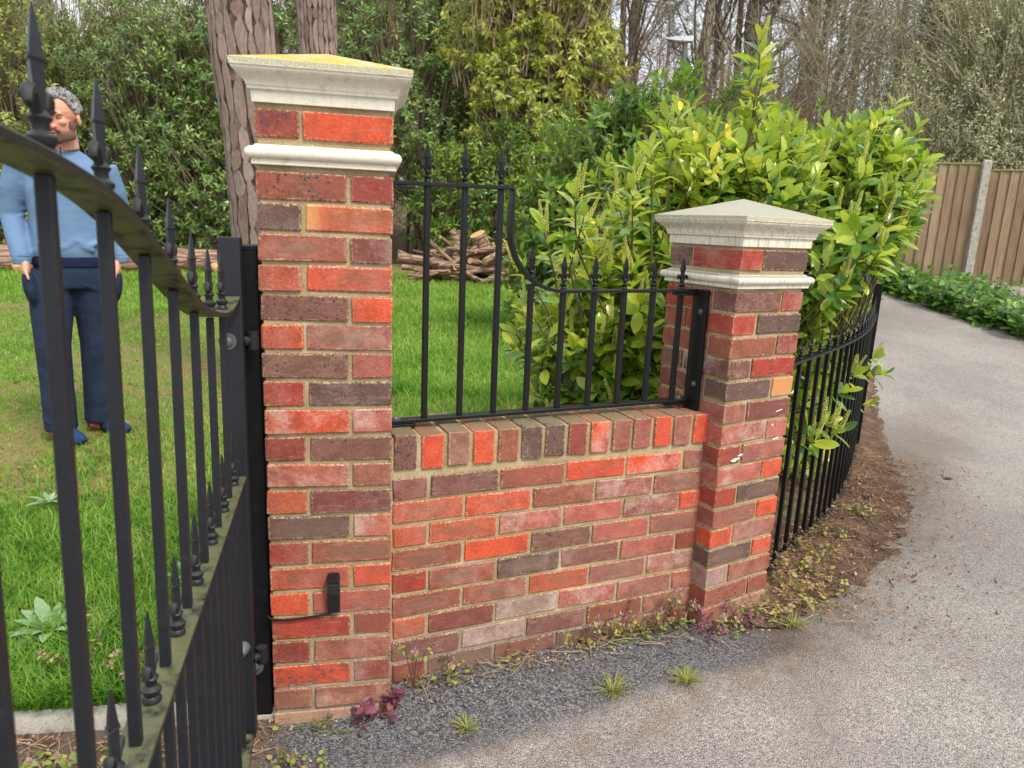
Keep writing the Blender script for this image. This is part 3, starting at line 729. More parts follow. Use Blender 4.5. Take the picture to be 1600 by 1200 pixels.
MAT['grass'] = leaf_mat('grass blade', [(0, lin(92, 122, 36)), (.4, lin(124, 160, 46)), (.7, lin(156, 184, 66)), (.86, lin(180, 190, 98)), (1., lin(198, 180, 128))], lin(140, 172, 66), .55, .5, .25)
t = NT('grass blade two tone')
g = t.n('NewGeometry'); p = g.outputs['Position']; r_ = g.outputs['Random Per Island']
n1 = t.noise(p, .9, 5, .65); n2 = t.noise(p, 9, 4, .65)
f = t.math('ADD', t.math('MULTIPLY', r_, .55), t.math('ADD', t.math('MULTIPLY', t.math('SUBTRACT', n1, .5), 1.1), t.math('ADD', t.math('MULTIPLY', t.math('SUBTRACT', n2, .5), 1.1), .2)), clamp=True)
c = t.ramp(f, [(0, lin(64, 100, 34)), (.3, lin(96, 140, 46)), (.58, lin(126, 164, 62)), (.82, lin(160, 178, 92)), (1., lin(186, 172, 124))])
t.fin(c, .5, spec=.25)
tr = t.n('BsdfTranslucent', {'Color': t.mix(1., c, (1.4, 1.5, .8), 'MULTIPLY')}); mx = t.n('MixShader', {0: .45}); t.t.links.new(t.b.outputs[0], mx.inputs[1]); t.t.links.new(tr.outputs[0], mx.inputs[2]); t.t.links.new(mx.outputs[0], t.out.inputs[0])
MAT['grass'] = t.m
MAT['raceme'] = leaf_mat('laurel flower bud', [(0, lin(168, 176, 76)), (.5, lin(206, 204, 108)), (1., lin(226, 220, 150))], lin(190, 190, 110), .6, .25, .3)
def bark(name, a, b, c_, sc, zs=.22, depth=.03, xs=1.):
    t = NT(name); p = t.obj()
    s_ = t.n('SeparateXYZ', {0: p}).outputs
    q = t.n('CombineXYZ', {0: t.math('MULTIPLY', s_[0], xs), 1: s_[1], 2: t.math('MULTIPLY', s_[2], zs)}).outputs[0]
    q = t.vmath('ADD', q, t.vmath('MULTIPLY', t.n('TexNoise', {'Vector': p, 'Scale': sc * .5, 'Detail': 3.}).outputs[1], (.12 / sc * 4,) * 3))
    e = t.voro(q, sc, 'DISTANCE_TO_EDGE'); n1 = t.noise(p, sc * 1.2, 5, .7); n2 = t.noise(q, sc * 6, 4, .7)
    cr = t.mr(e, .0, .16)
    c = t.mix(n1, a, b); c = t.mix(1., c, t.ramp(n2, [(.3, (.7, .7, .7)), (.7, (1.22, 1.2, 1.2))]), 'MULTIPLY')
    c = t.mix(cr, c_, c)
    return t.fin(c, .9, t.bump(t.math('ADD', cr, t.math('MULTIPLY', n2, .4)), 1., depth), .2)
MAT['pine'] = bark('scots pine bark', lin(104, 86, 76), lin(126, 108, 96), lin(82, 66, 56), 9, .2, .04)
MAT['log'] = bark('felled log bark', lin(140, 112, 92), lin(178, 150, 126), lin(118, 90, 74), 11, 1., .02, .16)
MAT['plate'] = None
t = NT('pine bark plate'); p = t.pos(); s_ = t.n('SeparateXYZ', {0: p}).outputs
q = t.n('CombineXYZ', {0: s_[0], 1: s_[1], 2: t.math('MULTIPLY', s_[2], .35)}).outputs[0]
n1 = t.noise(p, 5, 4, .7); n2 = t.noise(q, 70, 5, .7)
c = t.mix(t.n('ObjectInfo').outputs['Random'], lin(122, 102, 90), lin(160, 142, 130)); c = t.mix(t.mr(n1, .4, .7), c, lin(138, 122, 112)); c = t.mix(1., c, t.ramp(n2, [(.3, (.68, .66, .66)), (.7, (1.18, 1.16, 1.16))]), 'MULTIPLY')
MAT['plate'] = t.fin(c, .9, t.bump(n2, 1., .012), .2)
MAT['cutwood'] = plain('cut wood', lin(190, 150, 104), .85, .2, bump=.4, bscale=60)
MAT['bark_grey'] = bark('grey bark', lin(124, 112, 96), lin(150, 138, 120), lin(80, 70, 60), 14, .2, .03)
MAT['twig'] = plain('brown twig', lin(140, 122, 102), .9, .2, bscale=20, var=.3)
MAT['twig_grey'] = plain('grey olive twig', lin(148, 142, 114), .9, .2, bscale=20, var=.3)
MAT['twig_red'] = plain('bramble stem', lin(128, 98, 82), .9, .2, bscale=20, var=.3)
MAT['stem'] = plain('green brown stem', lin(96, 84, 52), .8, .3)

def leaf_tpl(rows, wid, fold=.25, droop=.18):
    """columns left, rib, right; rows from stalk (0) to tip (1)"""
    V = []; F = []
    for y, wd in zip(rows, wid):
        z = -droop * y * y
        V += [(-wd, y, z + fold * wd), (0, y, z), (wd, y, z + fold * wd)]
    for i in range(len(rows) - 1):
        a = i * 3
        F += [(a, a + 1, a + 4, a + 3), (a + 1, a + 2, a + 5, a + 4)]
    return np.array(V), np.array(F)
T_BIG = leaf_tpl([0, .07, .25, .5, .75, .92, 1], [.008, .02, .14, .205, .185, .095, .006])
T_MID = leaf_tpl([0, .3, .65, 1], [.012, .15, .17, .004])
T_LOW = leaf_tpl([0, .5, 1], [.012, .19, .004])
T_NAR = leaf_tpl([0, .45, 1], [.012, .12, .004], droop=.25)
T_IVY = leaf_tpl([0, .3, .7, 1], [.02, .36, .28, .01], .15)
def nrm(a): return a / np.maximum(np.linalg.norm(a, axis=-1, keepdims=True), 1e-9)
def place(tpl, P, D, N, Sz):
    T, F = tpl
    D = nrm(D); N = nrm(N - D * np.sum(N * D, -1, keepdims=True)); Xv = np.cross(D, N)
    V = P[:, None] + Sz[:, None, None] * (T[None, :, 0:1] * Xv[:, None] + T[None, :, 1:2] * D[:, None] + T[None, :, 2:3] * N[:, None])
    k = len(T)
    return V.reshape(-1, 3), (F[None] + (np.arange(len(P)) * k)[:, None, None]).reshape(-1, 4)
def sphere_dirs(rs, n):
    return nrm(rs.normal(size=(n, 3)))
def shoots(rs, blobs, n, keep=None, rlo=.7, rhi=1.03, upb=.6, lump=.16):
    """tips and axes of leafy shoots over a union of lumpy ellipsoids"""
    tips = []; axes = []
    vol = np.array([b[1][0] * b[1][1] + b[1][1] * b[1][2] + b[1][0] * b[1][2] for b in blobs]); vol = vol / vol.sum()
    for (c, r), f in zip(blobs, vol):
        c = np.array(c); r = np.array(r); m = int(n * f * 1.3)
        d = sphere_dirs(rs, m)
        ph = rs.uniform(0, 6.28, 6)
        lu = 1 + lump * (np.sin(d[:, 0] * 5 + ph[0]) * np.sin(d[:, 2] * 6 + ph[1]) + .6 * np.sin(d[:, 1] * 9 + ph[2]) * np.sin(d[:, 2] * 11 + ph[3]) + .5 * np.sin(d[:, 0] * 15 + ph[4]))
        rad = (rlo + (rhi - rlo) * rs.rand(m) ** .6) * lu
        p = c + d * r * rad[:, None]
        nn = nrm(d / r)
        ok = np.ones(m, bool)
        for c2, r2 in blobs:
            if tuple(c2) == tuple(c): continue
            q = np.linalg.norm((p - np.array(c2)) / np.array(r2), axis=1); ok &= q > .72
        if keep is not None: ok &= keep(p)
        tips.append(p[ok]); axes.append(nn[ok])
    p = np.concatenate(tips); a = np.concatenate(axes)
    a = nrm(a + np.array([0, 0, upb]) + rs.normal(size=a.shape) * .32)
    return p, a
def leaves_on(rs, tips, axes, per, L, size, a0=22, a1=80, hang=0., jit=.15):
    """leaves spiralling round each shoot: positions, directions, normals, sizes"""
    n = len(tips)
    ref = np.where(np.abs(axes[:, 2:3]) > .9, np.array([[1., 0, 0]]), np.array([[0., 0, 1]]))
    U = nrm(np.cross(axes, ref)); W = np.cross(axes, U)
    k = np.arange(per)
    ang = rs.uniform(0, 6.28, (n, 1)) + k[None] * 2.4 + rs.normal(size=(n, per)) * .25
    tt = (k[None] + rs.rand(n, per) * .6) / per
    al = np.radians(a0 + (a1 - a0) * tt ** .8) + rs.normal(size=(n, per)) * .15
    rad = U[:, None] * np.cos(ang)[..., None] + W[:, None] * np.sin(ang)[..., None]
    A = axes[:, None]
    P = tips[:, None] - A * (tt * L)[..., None]
    D = A * np.cos(al)[..., None] + rad * np.sin(al)[..., None] - np.array([0, 0, hang])
    N = A * np.sin(al)[..., None] - rad * np.cos(al)[..., None] + rs.normal(size=(n, per, 3)) * jit + np.array([0, 0, .35])
    S = size * (.65 + .5 * rs.rand(n, per)) * (1 - .25 * (1 - np.minimum(1, tt * 3)))
    return P.reshape(-1, 3), D.reshape(-1, 3), N.reshape(-1, 3), S.reshape(-1)
def twigs(P0, P1, P2, r0, r2, sides=3):
    """many bent thin stems at once"""
    n = len(P0); T = nrm(P2 - P0)
    ref = np.where(np.abs(T[:, 2:3]) > .9, np.array([[1., 0, 0]]), np.array([[0., 0, 1]]))
    U = nrm(np.cross(T, ref)); W = np.cross(T, U)
    an = np.arange(sides) * 2 * np.pi / sides
    ring = U[:, None] * np.cos(an)[None, :, None] + W[:, None] * np.sin(an)[None, :, None]
    rm = (r0 + r2) / 2
    V = np.stack([P0[:, None] + ring * r0[:, None, None], P1[:, None] + ring * rm[:, None, None], P2[:, None] + ring * r2[:, None, None]], 1).reshape(-1, 3)
    F = []
    for a in range(2):
        for k in range(sides):
            F.append((a * sides + k, a * sides + (k + 1) % sides, (a + 1) * sides + (k + 1) % sides, (a + 1) * sides + k))
    F = np.array(F)
    return V, (F[None] + (np.arange(n) * sides * 3)[:, None, None]).reshape(-1, 4)
def merge(parts):
    V = []; F = []; b = 0
    for v, f in parts: V.append(v); F.append(f + b); b += len(v)
    return np.concatenate(V), np.concatenate(F)

# ------------------------------------------------------------------ the near cherry laurel
rs = np.random.RandomState(3)
lau = empty('cherry_laurel', (1.25, 3.8, .1), 0, 'big glossy yellow green cherry laurel bush behind the right brick pier and path railing', 'shrub')
lo = np.array([1.25, 3.8, .1])
def lau_keep(p):
    s_ = side(p[:, 0], p[:, 1])
    ok = (p[:, 2] > .22) & ~((s_ < .16) & (p[:, 2] < 1.12)) & ~((s_ < -.15 - .4 * (p[:, 2] - 1.1)) )
    ok &= ~((p[:, 0] > .465 * p[:, 1]) & (p[:, 2] < 1.38) & (p[:, 1] > 3.2))
    # clear of the pier
    q = (p[:, :2] - np.array([.84, 2.54])); ok &= ~((np.hypot(q[:, 0], q[:, 1]) < .36) & (p[:, 2] < 1.75))
    return ok
blobs = [((1.30, 3.95, 1.2), (.90, .80, .84)), ((1.68, 3.95, 1.45), (.52, .5, .56)), ((1.40, 3.7, .75), (.42, .42, .5)), ((.55, 3.35, .72), (.52, .45, .72)), ((1.02, 3.65, 1.45), (.46, .5, .52)), ((1.75, 4.35, .75), (.42, .5, .6)), ((.85, 3.15, .8), (.35, .35, .6))]
tp, axs = shoots(rs, blobs, 2000, lau_keep, .76, 1.05, .75)
tp2, ax2 = shoots(rs, blobs, 1000, lau_keep, .35, .74, .5)
# single tall leaders and shoots that the photograph shows standing clear
ex = np.array([(1.03, 3.4, 2.27), (1.06, 3.42, 2.16), (.99, 3.4, 2.13), (1.78, 3.55, 1.86), (1.80, 3.5, 1.72), (.10, 3.02, 1.44), (.22, 3.0, 1.60), (.27, 3.02, 1.5), (.06, 2.95, 1.1), (.02, 2.95, 1.28), (.0, 3.0, .95), (.55, 3.2, 1.78), (.68, 3.3, 1.95), (.47, 3.1, 1.60),
               (1.30, 2.90, .60), (1.36, 2.95, .68), (1.42, 3.0, .63), (2.32, 4.5, .72), (2.36, 4.46, .62), (2.28, 4.42, .42), (1.7, 3.47, .8), (1.55, 3.25, .75), (1.9, 4.3, 1.0)])
exa = nrm(np.array([(0, 0, 1), (.1, 0, 1), (-.3, 0, 1), (.7, -.2, .6), (.7, -.2, .4), (-.3, -.2, 1), (-.1, -.2, 1), (.2, -.2, 1), (-.5, -.2, .8), (-.5, -.2, .8), (-.6, -.2, .5), (-.1, 0, 1), (.1, 0, 1), (-.1, -.2, 1),
                    (.35, -.9, .35), (.6, -.6, .5), (.7, -.5, .3), (.9, -.4, .5), (.9, -.5, .3), (.8, -.6, .2), (.5, -.5, .5), (.5, -.5, .5), (.6, -.5, .7)]))
tp = np.concatenate([ex, tp]); axs = np.concatenate([exa, axs])
P, D, N, S = leaves_on(rs, tp, axs, 11, .2, .112, 18, 82, .08)
P2, D2, N2, S2 = leaves_on(rs, tp2, ax2, 8, .2, .12, 25, 95, .1)
# 300 leaves that show largest become parts of their own, the rest is one part
view = np.array([0, 0, CAM_Z]); dist = np.linalg.norm(P - view, axis=1)
dd = nrm(P + D * .05 - view)
facing = np.abs(np.sum(nrm(N) * dd, 1)); front = -np.sum(nrm(P - np.array([1.1, 3.7, 1.1])) * dd, 1)
px = (P @ np.array(rt)) / ((P - view) @ np.array(fw))
hid = (np.abs(px - .33) < .12) & (P[:, 2] < 1.4) & (P[:, 1] > 2.6)
score = facing * S / dist * (front > -.1) * np.where(hid, .2, 1.)
top = np.argsort(-score)[:300]
rest = np.setdiff1d(np.arange(len(P)), top)
V, F = merge([place(T_BIG, P[rest] - lo, D[rest], N[rest], S[rest]), place(T_MID, P2 - lo, D2, N2, S2)])
tag(link('foliage', np_mesh('foliage', V, F, MAT['laurel'], True), lau), kind='stuff')
lm = [np_mesh('leaf', *(lambda q: (q[0] + 0, q[1]))(leaf_tpl([0, .07, .25, .5, .75, .92, 1], [.008, .02, .14 * s, .205 * s, .185 * s, .095 * s, .006], f, d)), MAT['laurel'], True) for s, f, d in ((1, .25, .18), (1.1, .35, .1), (.92, .2, .3), (1.15, .15, .22))]
def frame(P_, D_, N_, S_):
    d = Vector(D_).normalized(); n_ = Vector(N_); n_ = (n_ - d * n_.dot(d)).normalized(); x = d.cross(n_)
    return Matrix(((x.x * S_, d.x * S_, n_.x * S_, P_[0]), (x.y * S_, d.y * S_, n_.y * S_, P_[1]), (x.z * S_, d.z * S_, n_.z * S_, P_[2]), (0, 0, 0, 1)))
for q, i in enumerate(top):
    link('leaf', lm[q % 4], lau, M=frame(P[i] - lo, D[i], N[i], S[i]))
# woody stems: from a few stools to the shoots
base = np.array([(1.15, 3.75, .1), (1.4, 3.95, .1), (.95, 3.5, .1), (.6, 3.35, .1), (1.6, 4.1, .1)])
at = np.concatenate([tp, tp2]); aa = np.concatenate([axs, ax2])
bi = np.argmin(np.linalg.norm(at[:, None, :2] - base[None, :, :2], axis=2), 1)
P0 = base[bi] * np.array([1, 1, 1]) + (at - base[bi]) * .35 + rs.normal(size=at.shape) * .06
P2_ = at - aa * .02; P1 = at - aa * .24
V, F = twigs(P0 - lo, P1 - lo, P2_ - lo, np.full(len(at), .0058), np.full(len(at), .003), 4)
mbs = MB()
for b_ in base:
    for k in range(4):
        e = b_ + np.array([rs.uniform(-.3, .3), rs.uniform(-.25, .25), rs.uniform(.6, 1.1)])
        mbs.tube([b_ - lo, (b_ + e) / 2 - lo + rs.normal(size=3) * .04, e - lo], [.022, .017, .011], 6)
link('shoot_stems', np_mesh('shoot_stems', V, F, MAT['stem'], True), lau)['kind'] = 'stuff'
mbs.build('stems', MAT['bark_grey'], lau, smooth=True)['kind'] = 'stuff'
# flower racemes: upright candles of buds
def raceme_mesh(seed, L=.1):
    r_ = np.random.RandomState(seed); Pq = []; n = 64
    parts = [twigs(np.zeros((1, 3)), np.array([[.002, 0, L * .5]]), np.array([[.0, .003, L]]), np.array([.0016]), np.array([.0008]), 4)]
    u = (np.arange(n) + .5) / n; an = np.arange(n) * 2.4
    r0 = .0085 * (1 - .55 * u); c = np.stack([np.cos(an) * r0, np.sin(an) * r0, .01 + u * L * .93], 1)
    oc_ = np.array([(1, 0, 0), (0, 1, 0), (-1, 0, 0), (0, -1, 0), (0, 0, 1.2), (0, 0, -1)]) * .0032
    Vq = (c[:, None] + oc_[None] * (1.15 - .5 * u)[:, None, None]).reshape(-1, 3)
    f4 = np.array([(0, 1, 4, 4), (1, 2, 4, 4), (2, 3, 4, 4), (3, 0, 4, 4), (1, 0, 5, 5), (2, 1, 5, 5), (3, 2, 5, 5), (0, 3, 5, 5)])
    mb = MB(); mb.tube([(0, 0, 0), (.002, 0, L / 2), (0, .002, L)], [.0016, .0013, .0008], 4)
    for q in range(n):
        mb.add(Vq[q * 6:q * 6 + 6], [(0, 1, 4), (1, 2, 4), (2, 3, 4), (3, 0, 4), (1, 0, 5), (2, 1, 5), (3, 2, 5), (0, 3, 5)])
    return mb.mesh('flower_spike', MAT['raceme'])
rm = [raceme_mesh(k, L) for k, L in enumerate((.085, .105, .12))]
fs = -np.sum(nrm(tp - np.array([1.1, 3.7, 1.1])) * nrm(tp - view), 1)
cand = [i for i in range(len(tp)) if i in (0, 1, 5, 6, 7, 9, 17) or (fs[i] > -.2 and rs.rand() < .6)][:300]
for i in cand:
    for k in range(1 if i > 25 and rs.rand() < .55 else 2):
        a = nrm(axs[i] * .45 + np.array([0, 0, .9]) + rs.normal(size=3) * .22)
        q = Vector((0, 0, 1)).rotation_difference(Vector(a)).to_matrix().to_4x4()
        link('flower_spike', rm[rs.randint(3)], lau, M=Matrix.Translation(tp[i] - lo - axs[i] * rs.uniform(.0, .045) + rs.normal(size=3) * .012) @ q @ Matrix.Scale(rs.uniform(.95, 1.3), 4))

# ------------------------------------------------------------------ shrubs further off
def shrub(name, label, cat, org, blobs, n, per, size, tpl, m, seed, L=None, hang=0., upb=.5, stem=None, inner=.4, group=None, lump=.2, a1=85, twr=.012, keep=None, reach=.3):
    r_ = np.random.RandomState(seed); org = np.array(org, float)
    root = empty(name, tuple(org), 0, label, cat, group)
    B = [(tuple(np.array(c) ), r) for c, r in blobs]
    kp = (lambda p: (p[:, 2] > .05) & (keep(p + org) if keep else True))
    t1, a1_ = shoots(r_, B, int(n * (1 - inner)), kp, .78, 1.06, upb, lump)
    t2, a2_ = shoots(r_, B, int(n * inner), kp, .4, .8, upb, lump)
    T = np.concatenate([t1, t2]); A = np.concatenate([a1_, a2_])
    V, F = place(tpl, *leaves_on(r_, T, A, per, L or size * 1.2, size, 25, a1, hang))
    tag(link('foliage', np_mesh('foliage', V, F, m, True), root), kind='stuff')
    zb = np.zeros((len(T), 3)); bc = np.array([b[0] for b in B]); bi = np.argmin(np.linalg.norm(T[:, None] - bc[None], axis=2), 1)
    zb = bc[bi] * np.array([1, 1, .4]); P0 = zb + (T - zb) * reach + r_.normal(size=T.shape) * .1
    V, F = twigs(P0, (P0 + T) / 2 - A * size + r_.normal(size=T.shape) * .08, T, np.full(len(T), twr * 1.6), np.full(len(T), twr * .4), 3)
    link('branches', np_mesh('branches', V, F, stem or MAT['twig'], True), root)['kind'] = 'stuff'
    mb = MB()
    for c, r in B:
        for k in range(2):
            e = np.array(c) + r_.normal(size=3) * .25 * np.array(r)
            b0 = np.array([c[0] * .85 + r_.uniform(-.2, .2), c[1] * .9, -.15])
            mb.tube([b0, (b0 + e) / 2 + r_.normal(size=3) * .1, e], [.06, .045, .025], 6)
    mb.build('trunk', MAT['bark_grey'], root, smooth=True)
    return root
shrub('laurel_hedge', 'darker laurel hedge behind and left of the big laurel bush', 'shrub', (1.5, 8.2, .2),
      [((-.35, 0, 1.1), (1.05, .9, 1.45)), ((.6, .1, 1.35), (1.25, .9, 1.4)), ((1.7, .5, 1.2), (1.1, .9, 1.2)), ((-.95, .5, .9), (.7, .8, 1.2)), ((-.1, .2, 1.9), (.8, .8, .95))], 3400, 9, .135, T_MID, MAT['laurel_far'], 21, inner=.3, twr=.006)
GB = 'evergreen shrubs along the back of the garden'
shrub('rhododendron_bush', 'dark rhododendron filling the far left corner behind the felled log', 'shrub', (-13.2, 17.8, .2),
      [((0, 0, 1.5), (1.9, 1.5, 2.2)), ((1.3, .3, 2.8), (1.4, 1.2, 2.4)), ((-1.3, .4, 3.4), (1.5, 1.2, 2.6)), ((.2, .9, 4.6), (1.8, 1.2, 2.0))], 2400, 9, .17, T_LOW, MAT['olive'], 31, group=GB)
shrub('rhododendron_bush', 'wide dark green rhododendron behind the man in the blue jumper', 'shrub', (-10.3, 18.2, .2),
      [((0, 0, 1.4), (1.7, 1.3, 2.2)), ((1.3, .5, 2.6), (1.4, 1.2, 2.3)), ((-.9, .8, 3.6), (1.5, 1.0, 1.9)), ((.8, 1.1, 4.8), (1.5, 1.1, 1.8))], 2600, 9, .17, T_LOW, MAT['rhodo'], 32, group=GB)
shrub('rhododendron_bush', 'deep green rhododendron left of the leaning pine trunk', 'shrub', (-7.6, 18.6, .2),
      [((0, 0, 1.5), (1.6, 1.3, 2.2)), ((.8, .3, 3.0), (1.3, 1.1, 2.2)), ((-.6, .6, 4.0), (1.3, 1.0, 1.7)), ((.4, 1.0, 5.6), (1.4, 1.1, 1.8))], 2600, 9, .17, T_LOW, MAT['rhodo'], 33, group=GB)
shrub('rhododendron_bush', 'dark evergreen shrub just left of the tall brick pier behind the second pine trunk', 'shrub', (-5.2, 20.2, .3),
      [((0, 0, 2.0), (1.4, 1.3, 2.8)), ((.4, .3, 4.2), (1.2, 1.1, 2.2))], 1500, 9, .16, T_LOW, MAT['rhodo'], 34, group=GB)
shrub('rhododendron_bush', 'tall dark evergreen shrub right of the tall pier above the earth bank', 'shrub', (-2.6, 20.0, .3),
      [((0, 0, 3.4), (1.3, 1.2, 2.2)), ((-.6, .4, 5.4), (1.4, 1.2, 2.0)), ((.8, 0, 2.4), (1.0, 1.0, 1.7))], 1700, 9, .17, T_LOW, MAT['rhodo'], 35, hang=.35, group=GB)
shrub('rhododendron_bush', 'shrub of drooping green leaves right behind the heap of cut branches', 'shrub', (-.9, 18.2, .2),
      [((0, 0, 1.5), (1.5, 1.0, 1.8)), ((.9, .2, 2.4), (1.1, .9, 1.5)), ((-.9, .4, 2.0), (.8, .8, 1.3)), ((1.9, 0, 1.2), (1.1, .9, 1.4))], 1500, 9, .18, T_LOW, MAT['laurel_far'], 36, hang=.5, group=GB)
shrub('broadleaf_tree', 'loose yellow green evergreen tree with hanging narrow leaves above the log heap', 'tree', (.2, 19.4, .3),
      [((0, 0, 4.0), (1.6, 1.2, 2.2)), ((.6, 0, 2.9), (1.3, 1.0, 1.6)), ((-.6, .2, 5.8), (1.5, 1.2, 1.9)), ((.9, .2, 5.6), (1.2, 1.1, 1.8)), ((.2, 0, 7.4), (1.7, 1.3, 1.6))], 4600, 10, .21, T_LOW, MAT['pale'], 41, hang=.75, upb=-.1, lump=.3, reach=.72)
shrub('dark_holly', 'dark narrow evergreen in the gap between the two pine trunks and the tall pier', 'tree', (-5.6, 24.5, .5),
      [((0, 0, 4.5), (1.6, 1.4, 2.6)), ((.6, 0, 7.6), (1.5, 1.3, 2.4)), ((-1.2, .5, 7.0), (1.3, 1.2, 2.6))], 1500, 9, .2, T_LOW, MAT['rhodo'], 42)
shrub('dark_holly', 'dark evergreen tree behind the drooping shrub at the top centre', 'tree', (-2.2, 24.0, .5),
      [((0, 0, 5.0), (2.0, 1.5, 2.8)), ((.8, 0, 8.6), (1.9, 1.4, 2.2)), ((-1.0, .4, 8.8), (1.6, 1.4, 2.2))], 1900, 9, .2, T_LOW, MAT['rhodo'], 43)
shrub('olive_thicket', 'tall olive brown thicket of thin leafy stems at the top left corner', 'shrub', (-13.5, 22.0, .4),
      [((0, 0, 4.6), (3.0, 1.5, 3.2)), ((3.2, 0, 4.4), (2.4, 1.4, 3.2)), ((-2.6, 0, 5.4), (2.4, 1.4, 3.4))], 3000, 8, .17, T_LOW, MAT['olive'], 44, lump=.3, twr=.012, stem=MAT['twig_grey'], reach=.75)
shrub('grey_sallow', 'pale grey green budding sallow overhanging the wooden fence at the top right', 'shrub', (9.6, 15.2, 1.2),
      [((0, 0, 2.4), (1.9, 1.3, 1.9)), ((-1.2, .4, 1.7), (1.3, 1.0, 1.5)), ((1.4, -.2, 3.4), (1.7, 1.3, 1.8)), ((.2, .3, 4.4), (1.6, 1.2, 1.5))], 5200, 9, .085, T_LOW, MAT['sallow'], 45, L=.5, lump=.35, twr=.008, stem=MAT['twig_grey'], inner=.5, reach=.8)
shrub('ivy_clad_stump', 'dark ivy covered trunk behind the sallow in the top right corner', 'tree', (12.0, 21.0, 1.4),
      [((0, 0, 5.0), (1.3, 1.2, 3.6)), ((-.3, 0, 8.4), (1.2, 1.1, 2.2))], 1200, 9, .15, T_LOW, MAT['darkivy'], 46, lump=.3)
# ------------------------------------------------------------------ trees
def pine(name, label, base, pts, rad, seed, knot=None):
    root = empty(name, base, 0, label, 'tree')
    r_ = random.Random(seed); n = 22; rings = []
    P = [Vector(p) for p in pts]
    L = []
    for i in range(len(P) - 1):
        for k in range(10): u = k / 10; L.append((P[i].lerp(P[i + 1], u), rad[i] + (rad[i + 1] - rad[i]) * u))
    L.append((P[-1], rad[-1]))
    for i, (p, r) in enumerate(L):
        rg = []
        for k in range(n):
            an = 2 * math.pi * k / n
            d = 1 + .11 * mnoise.noise(Vector((math.cos(an) * 1.6 + seed, math.sin(an) * 1.6, p.z * .9))) + .045 * mnoise.noise(Vector((math.cos(an) * 6 + seed, math.sin(an) * 6, p.z * 2)))
            fl = 1 + .55 * max(0, 1 - p.z / .5) ** 2 * (.6 + .5 * math.sin(an * 4 + seed))
            rg.append((p.x + math.cos(an) * r * d * fl, p.y + math.sin(an) * r * d * fl, p.z))
        rings.append(rg)
    MB().loft(rings).build('trunk', MAT['pine'], root, smooth=True)
    # plates of bark: interlocking scales between wandering furrows, each its own piece
    m = int(6.283 * rad[0] / .062)
    def surf(an, z, out):
        i = min(range(len(L)), key=lambda j: abs(L[j][0].z - z)); j = min(i + 1, len(L) - 1)
        p0, r0 = L[i]; p1, r1 = L[j]; u = 0 if i == j else (z - p0.z) / (p1.z - p0.z)
        c_ = p0.lerp(p1, u); r = r0 + (r1 - r0) * u
        d = 1 + .11 * mnoise.noise(Vector((math.cos(an) * 1.6 + seed, math.sin(an) * 1.6, z * .9))) + .045 * mnoise.noise(Vector((math.cos(an) * 6 + seed, math.sin(an) * 6, z * 2)))
        fl = 1 + .55 * max(0, 1 - z / .5) ** 2 * (.6 + .5 * math.sin(an * 4 + seed))
        return Vector((c_.x + math.cos(an) * (r * d * fl + out), c_.y + math.sin(an) * (r * d * fl + out), z))
    def edge(k, z): return 6.283 / m * (k + .38 * mnoise.noise(Vector((k % m * 3.7, z * 2.6, seed))) + .25 * mnoise.noise(Vector((k % m * 5.1, z * 8, seed + 4))))
    for k in range(m):
        am = 6.283 * (k + .5) / m
        if math.sin(am) > .12: continue
        z = .02 + r_.uniform(0, .2)
        while z < 3.7:
            h_ = r_.choice((r_.uniform(.1, .2), r_.uniform(.16, .38))); z2 = z + h_; g = r_.uniform(.04, .09); nz = max(5, int(h_ / .05)); t1 = 0.; pk = r_.uniform(.25, .75); sk = r_.uniform(.25, .75); thick = r_.uniform(.003, .011)
            ring = []
            def tap(i): q = abs(2 * i / nz - 1); return .5 * q ** 2.5
            for i in range(nz + 1): zz = z - .02 + (h_ + .04) * i / nz; e0, e1 = edge(k, zz), edge(k + 1, zz); ring.append((e0 + (e1 - e0) * (tap(i) * 2 * pk * .9 + .04 * r_.uniform(0, 1)) + g * .1, zz))
            for i in range(nz, -1, -1): zz = z - .02 + (h_ + .04) * i / nz; e0, e1 = edge(k, zz), edge(k + 1, zz); ring.append((e1 - (e1 - e0) * (tap(i) * 2 * (1 - pk) * .9 + .04 * r_.uniform(0, 1)) - g * .1, zz))
            ca = sum(q[0] for q in ring) / len(ring); cz = sum(q[1] for q in ring) / len(ring)
            mb = MB(); mb.loft([[surf(a, q, -.006) for a, q in ring], [surf(a, q, thick * .75) for a, q in ring], [surf(ca + (a - ca) * .82, cz + (q - cz) * .93, thick) for a, q in ring]])
            nf = len(ring); 
            # cap as quads across the plate so that it follows the trunk
            mb.f = mb.f[:2 * nf]; o_ = 2 * nf
            for i in range(nz): mb.f.append((o_ + i, o_ + nf - 1 - i, o_ + nf - 2 - i, o_ + i + 1))
            mb.build('bark_plate', MAT['plate'], root, smooth=35)
            z = z2
    if knot:
        mb = MB(); mb.lathe([(.11, 0), (.10, .05), (.075, .09), (.02, .095)], n=14)
        o = mb.build('knot', MAT['pine'], root, smooth=True); o.location = knot; o.rotation_euler = (R(80), 0, R(20))
    return root
pine('pine_tree', 'thick leaning pine trunk with plated reddish bark just behind the tall brick pier', (-1.72, 5.05, .18),
     [(0, 0, -.1), (-.025, 0, 1.1), (-.06, 0, 1.75), (-.125, 0, 2.2), (-.18, .02, 2.8), (-.24, .05, 4), (-.3, .1, 7)], [.225, .225, .218, .21, .205, .2, .17], 3)
pine('pine_tree', 'second thinner pine trunk rising behind the tall brick pier cap', (-2.30, 9.0, .2),
     [(0, 0, -.1), (-.06, 0, 2), (-.115, 0, 3.1), (-.15, 0, 4), (-.2, 0, 9)], [.24, .225, .212, .21, .19], 8)

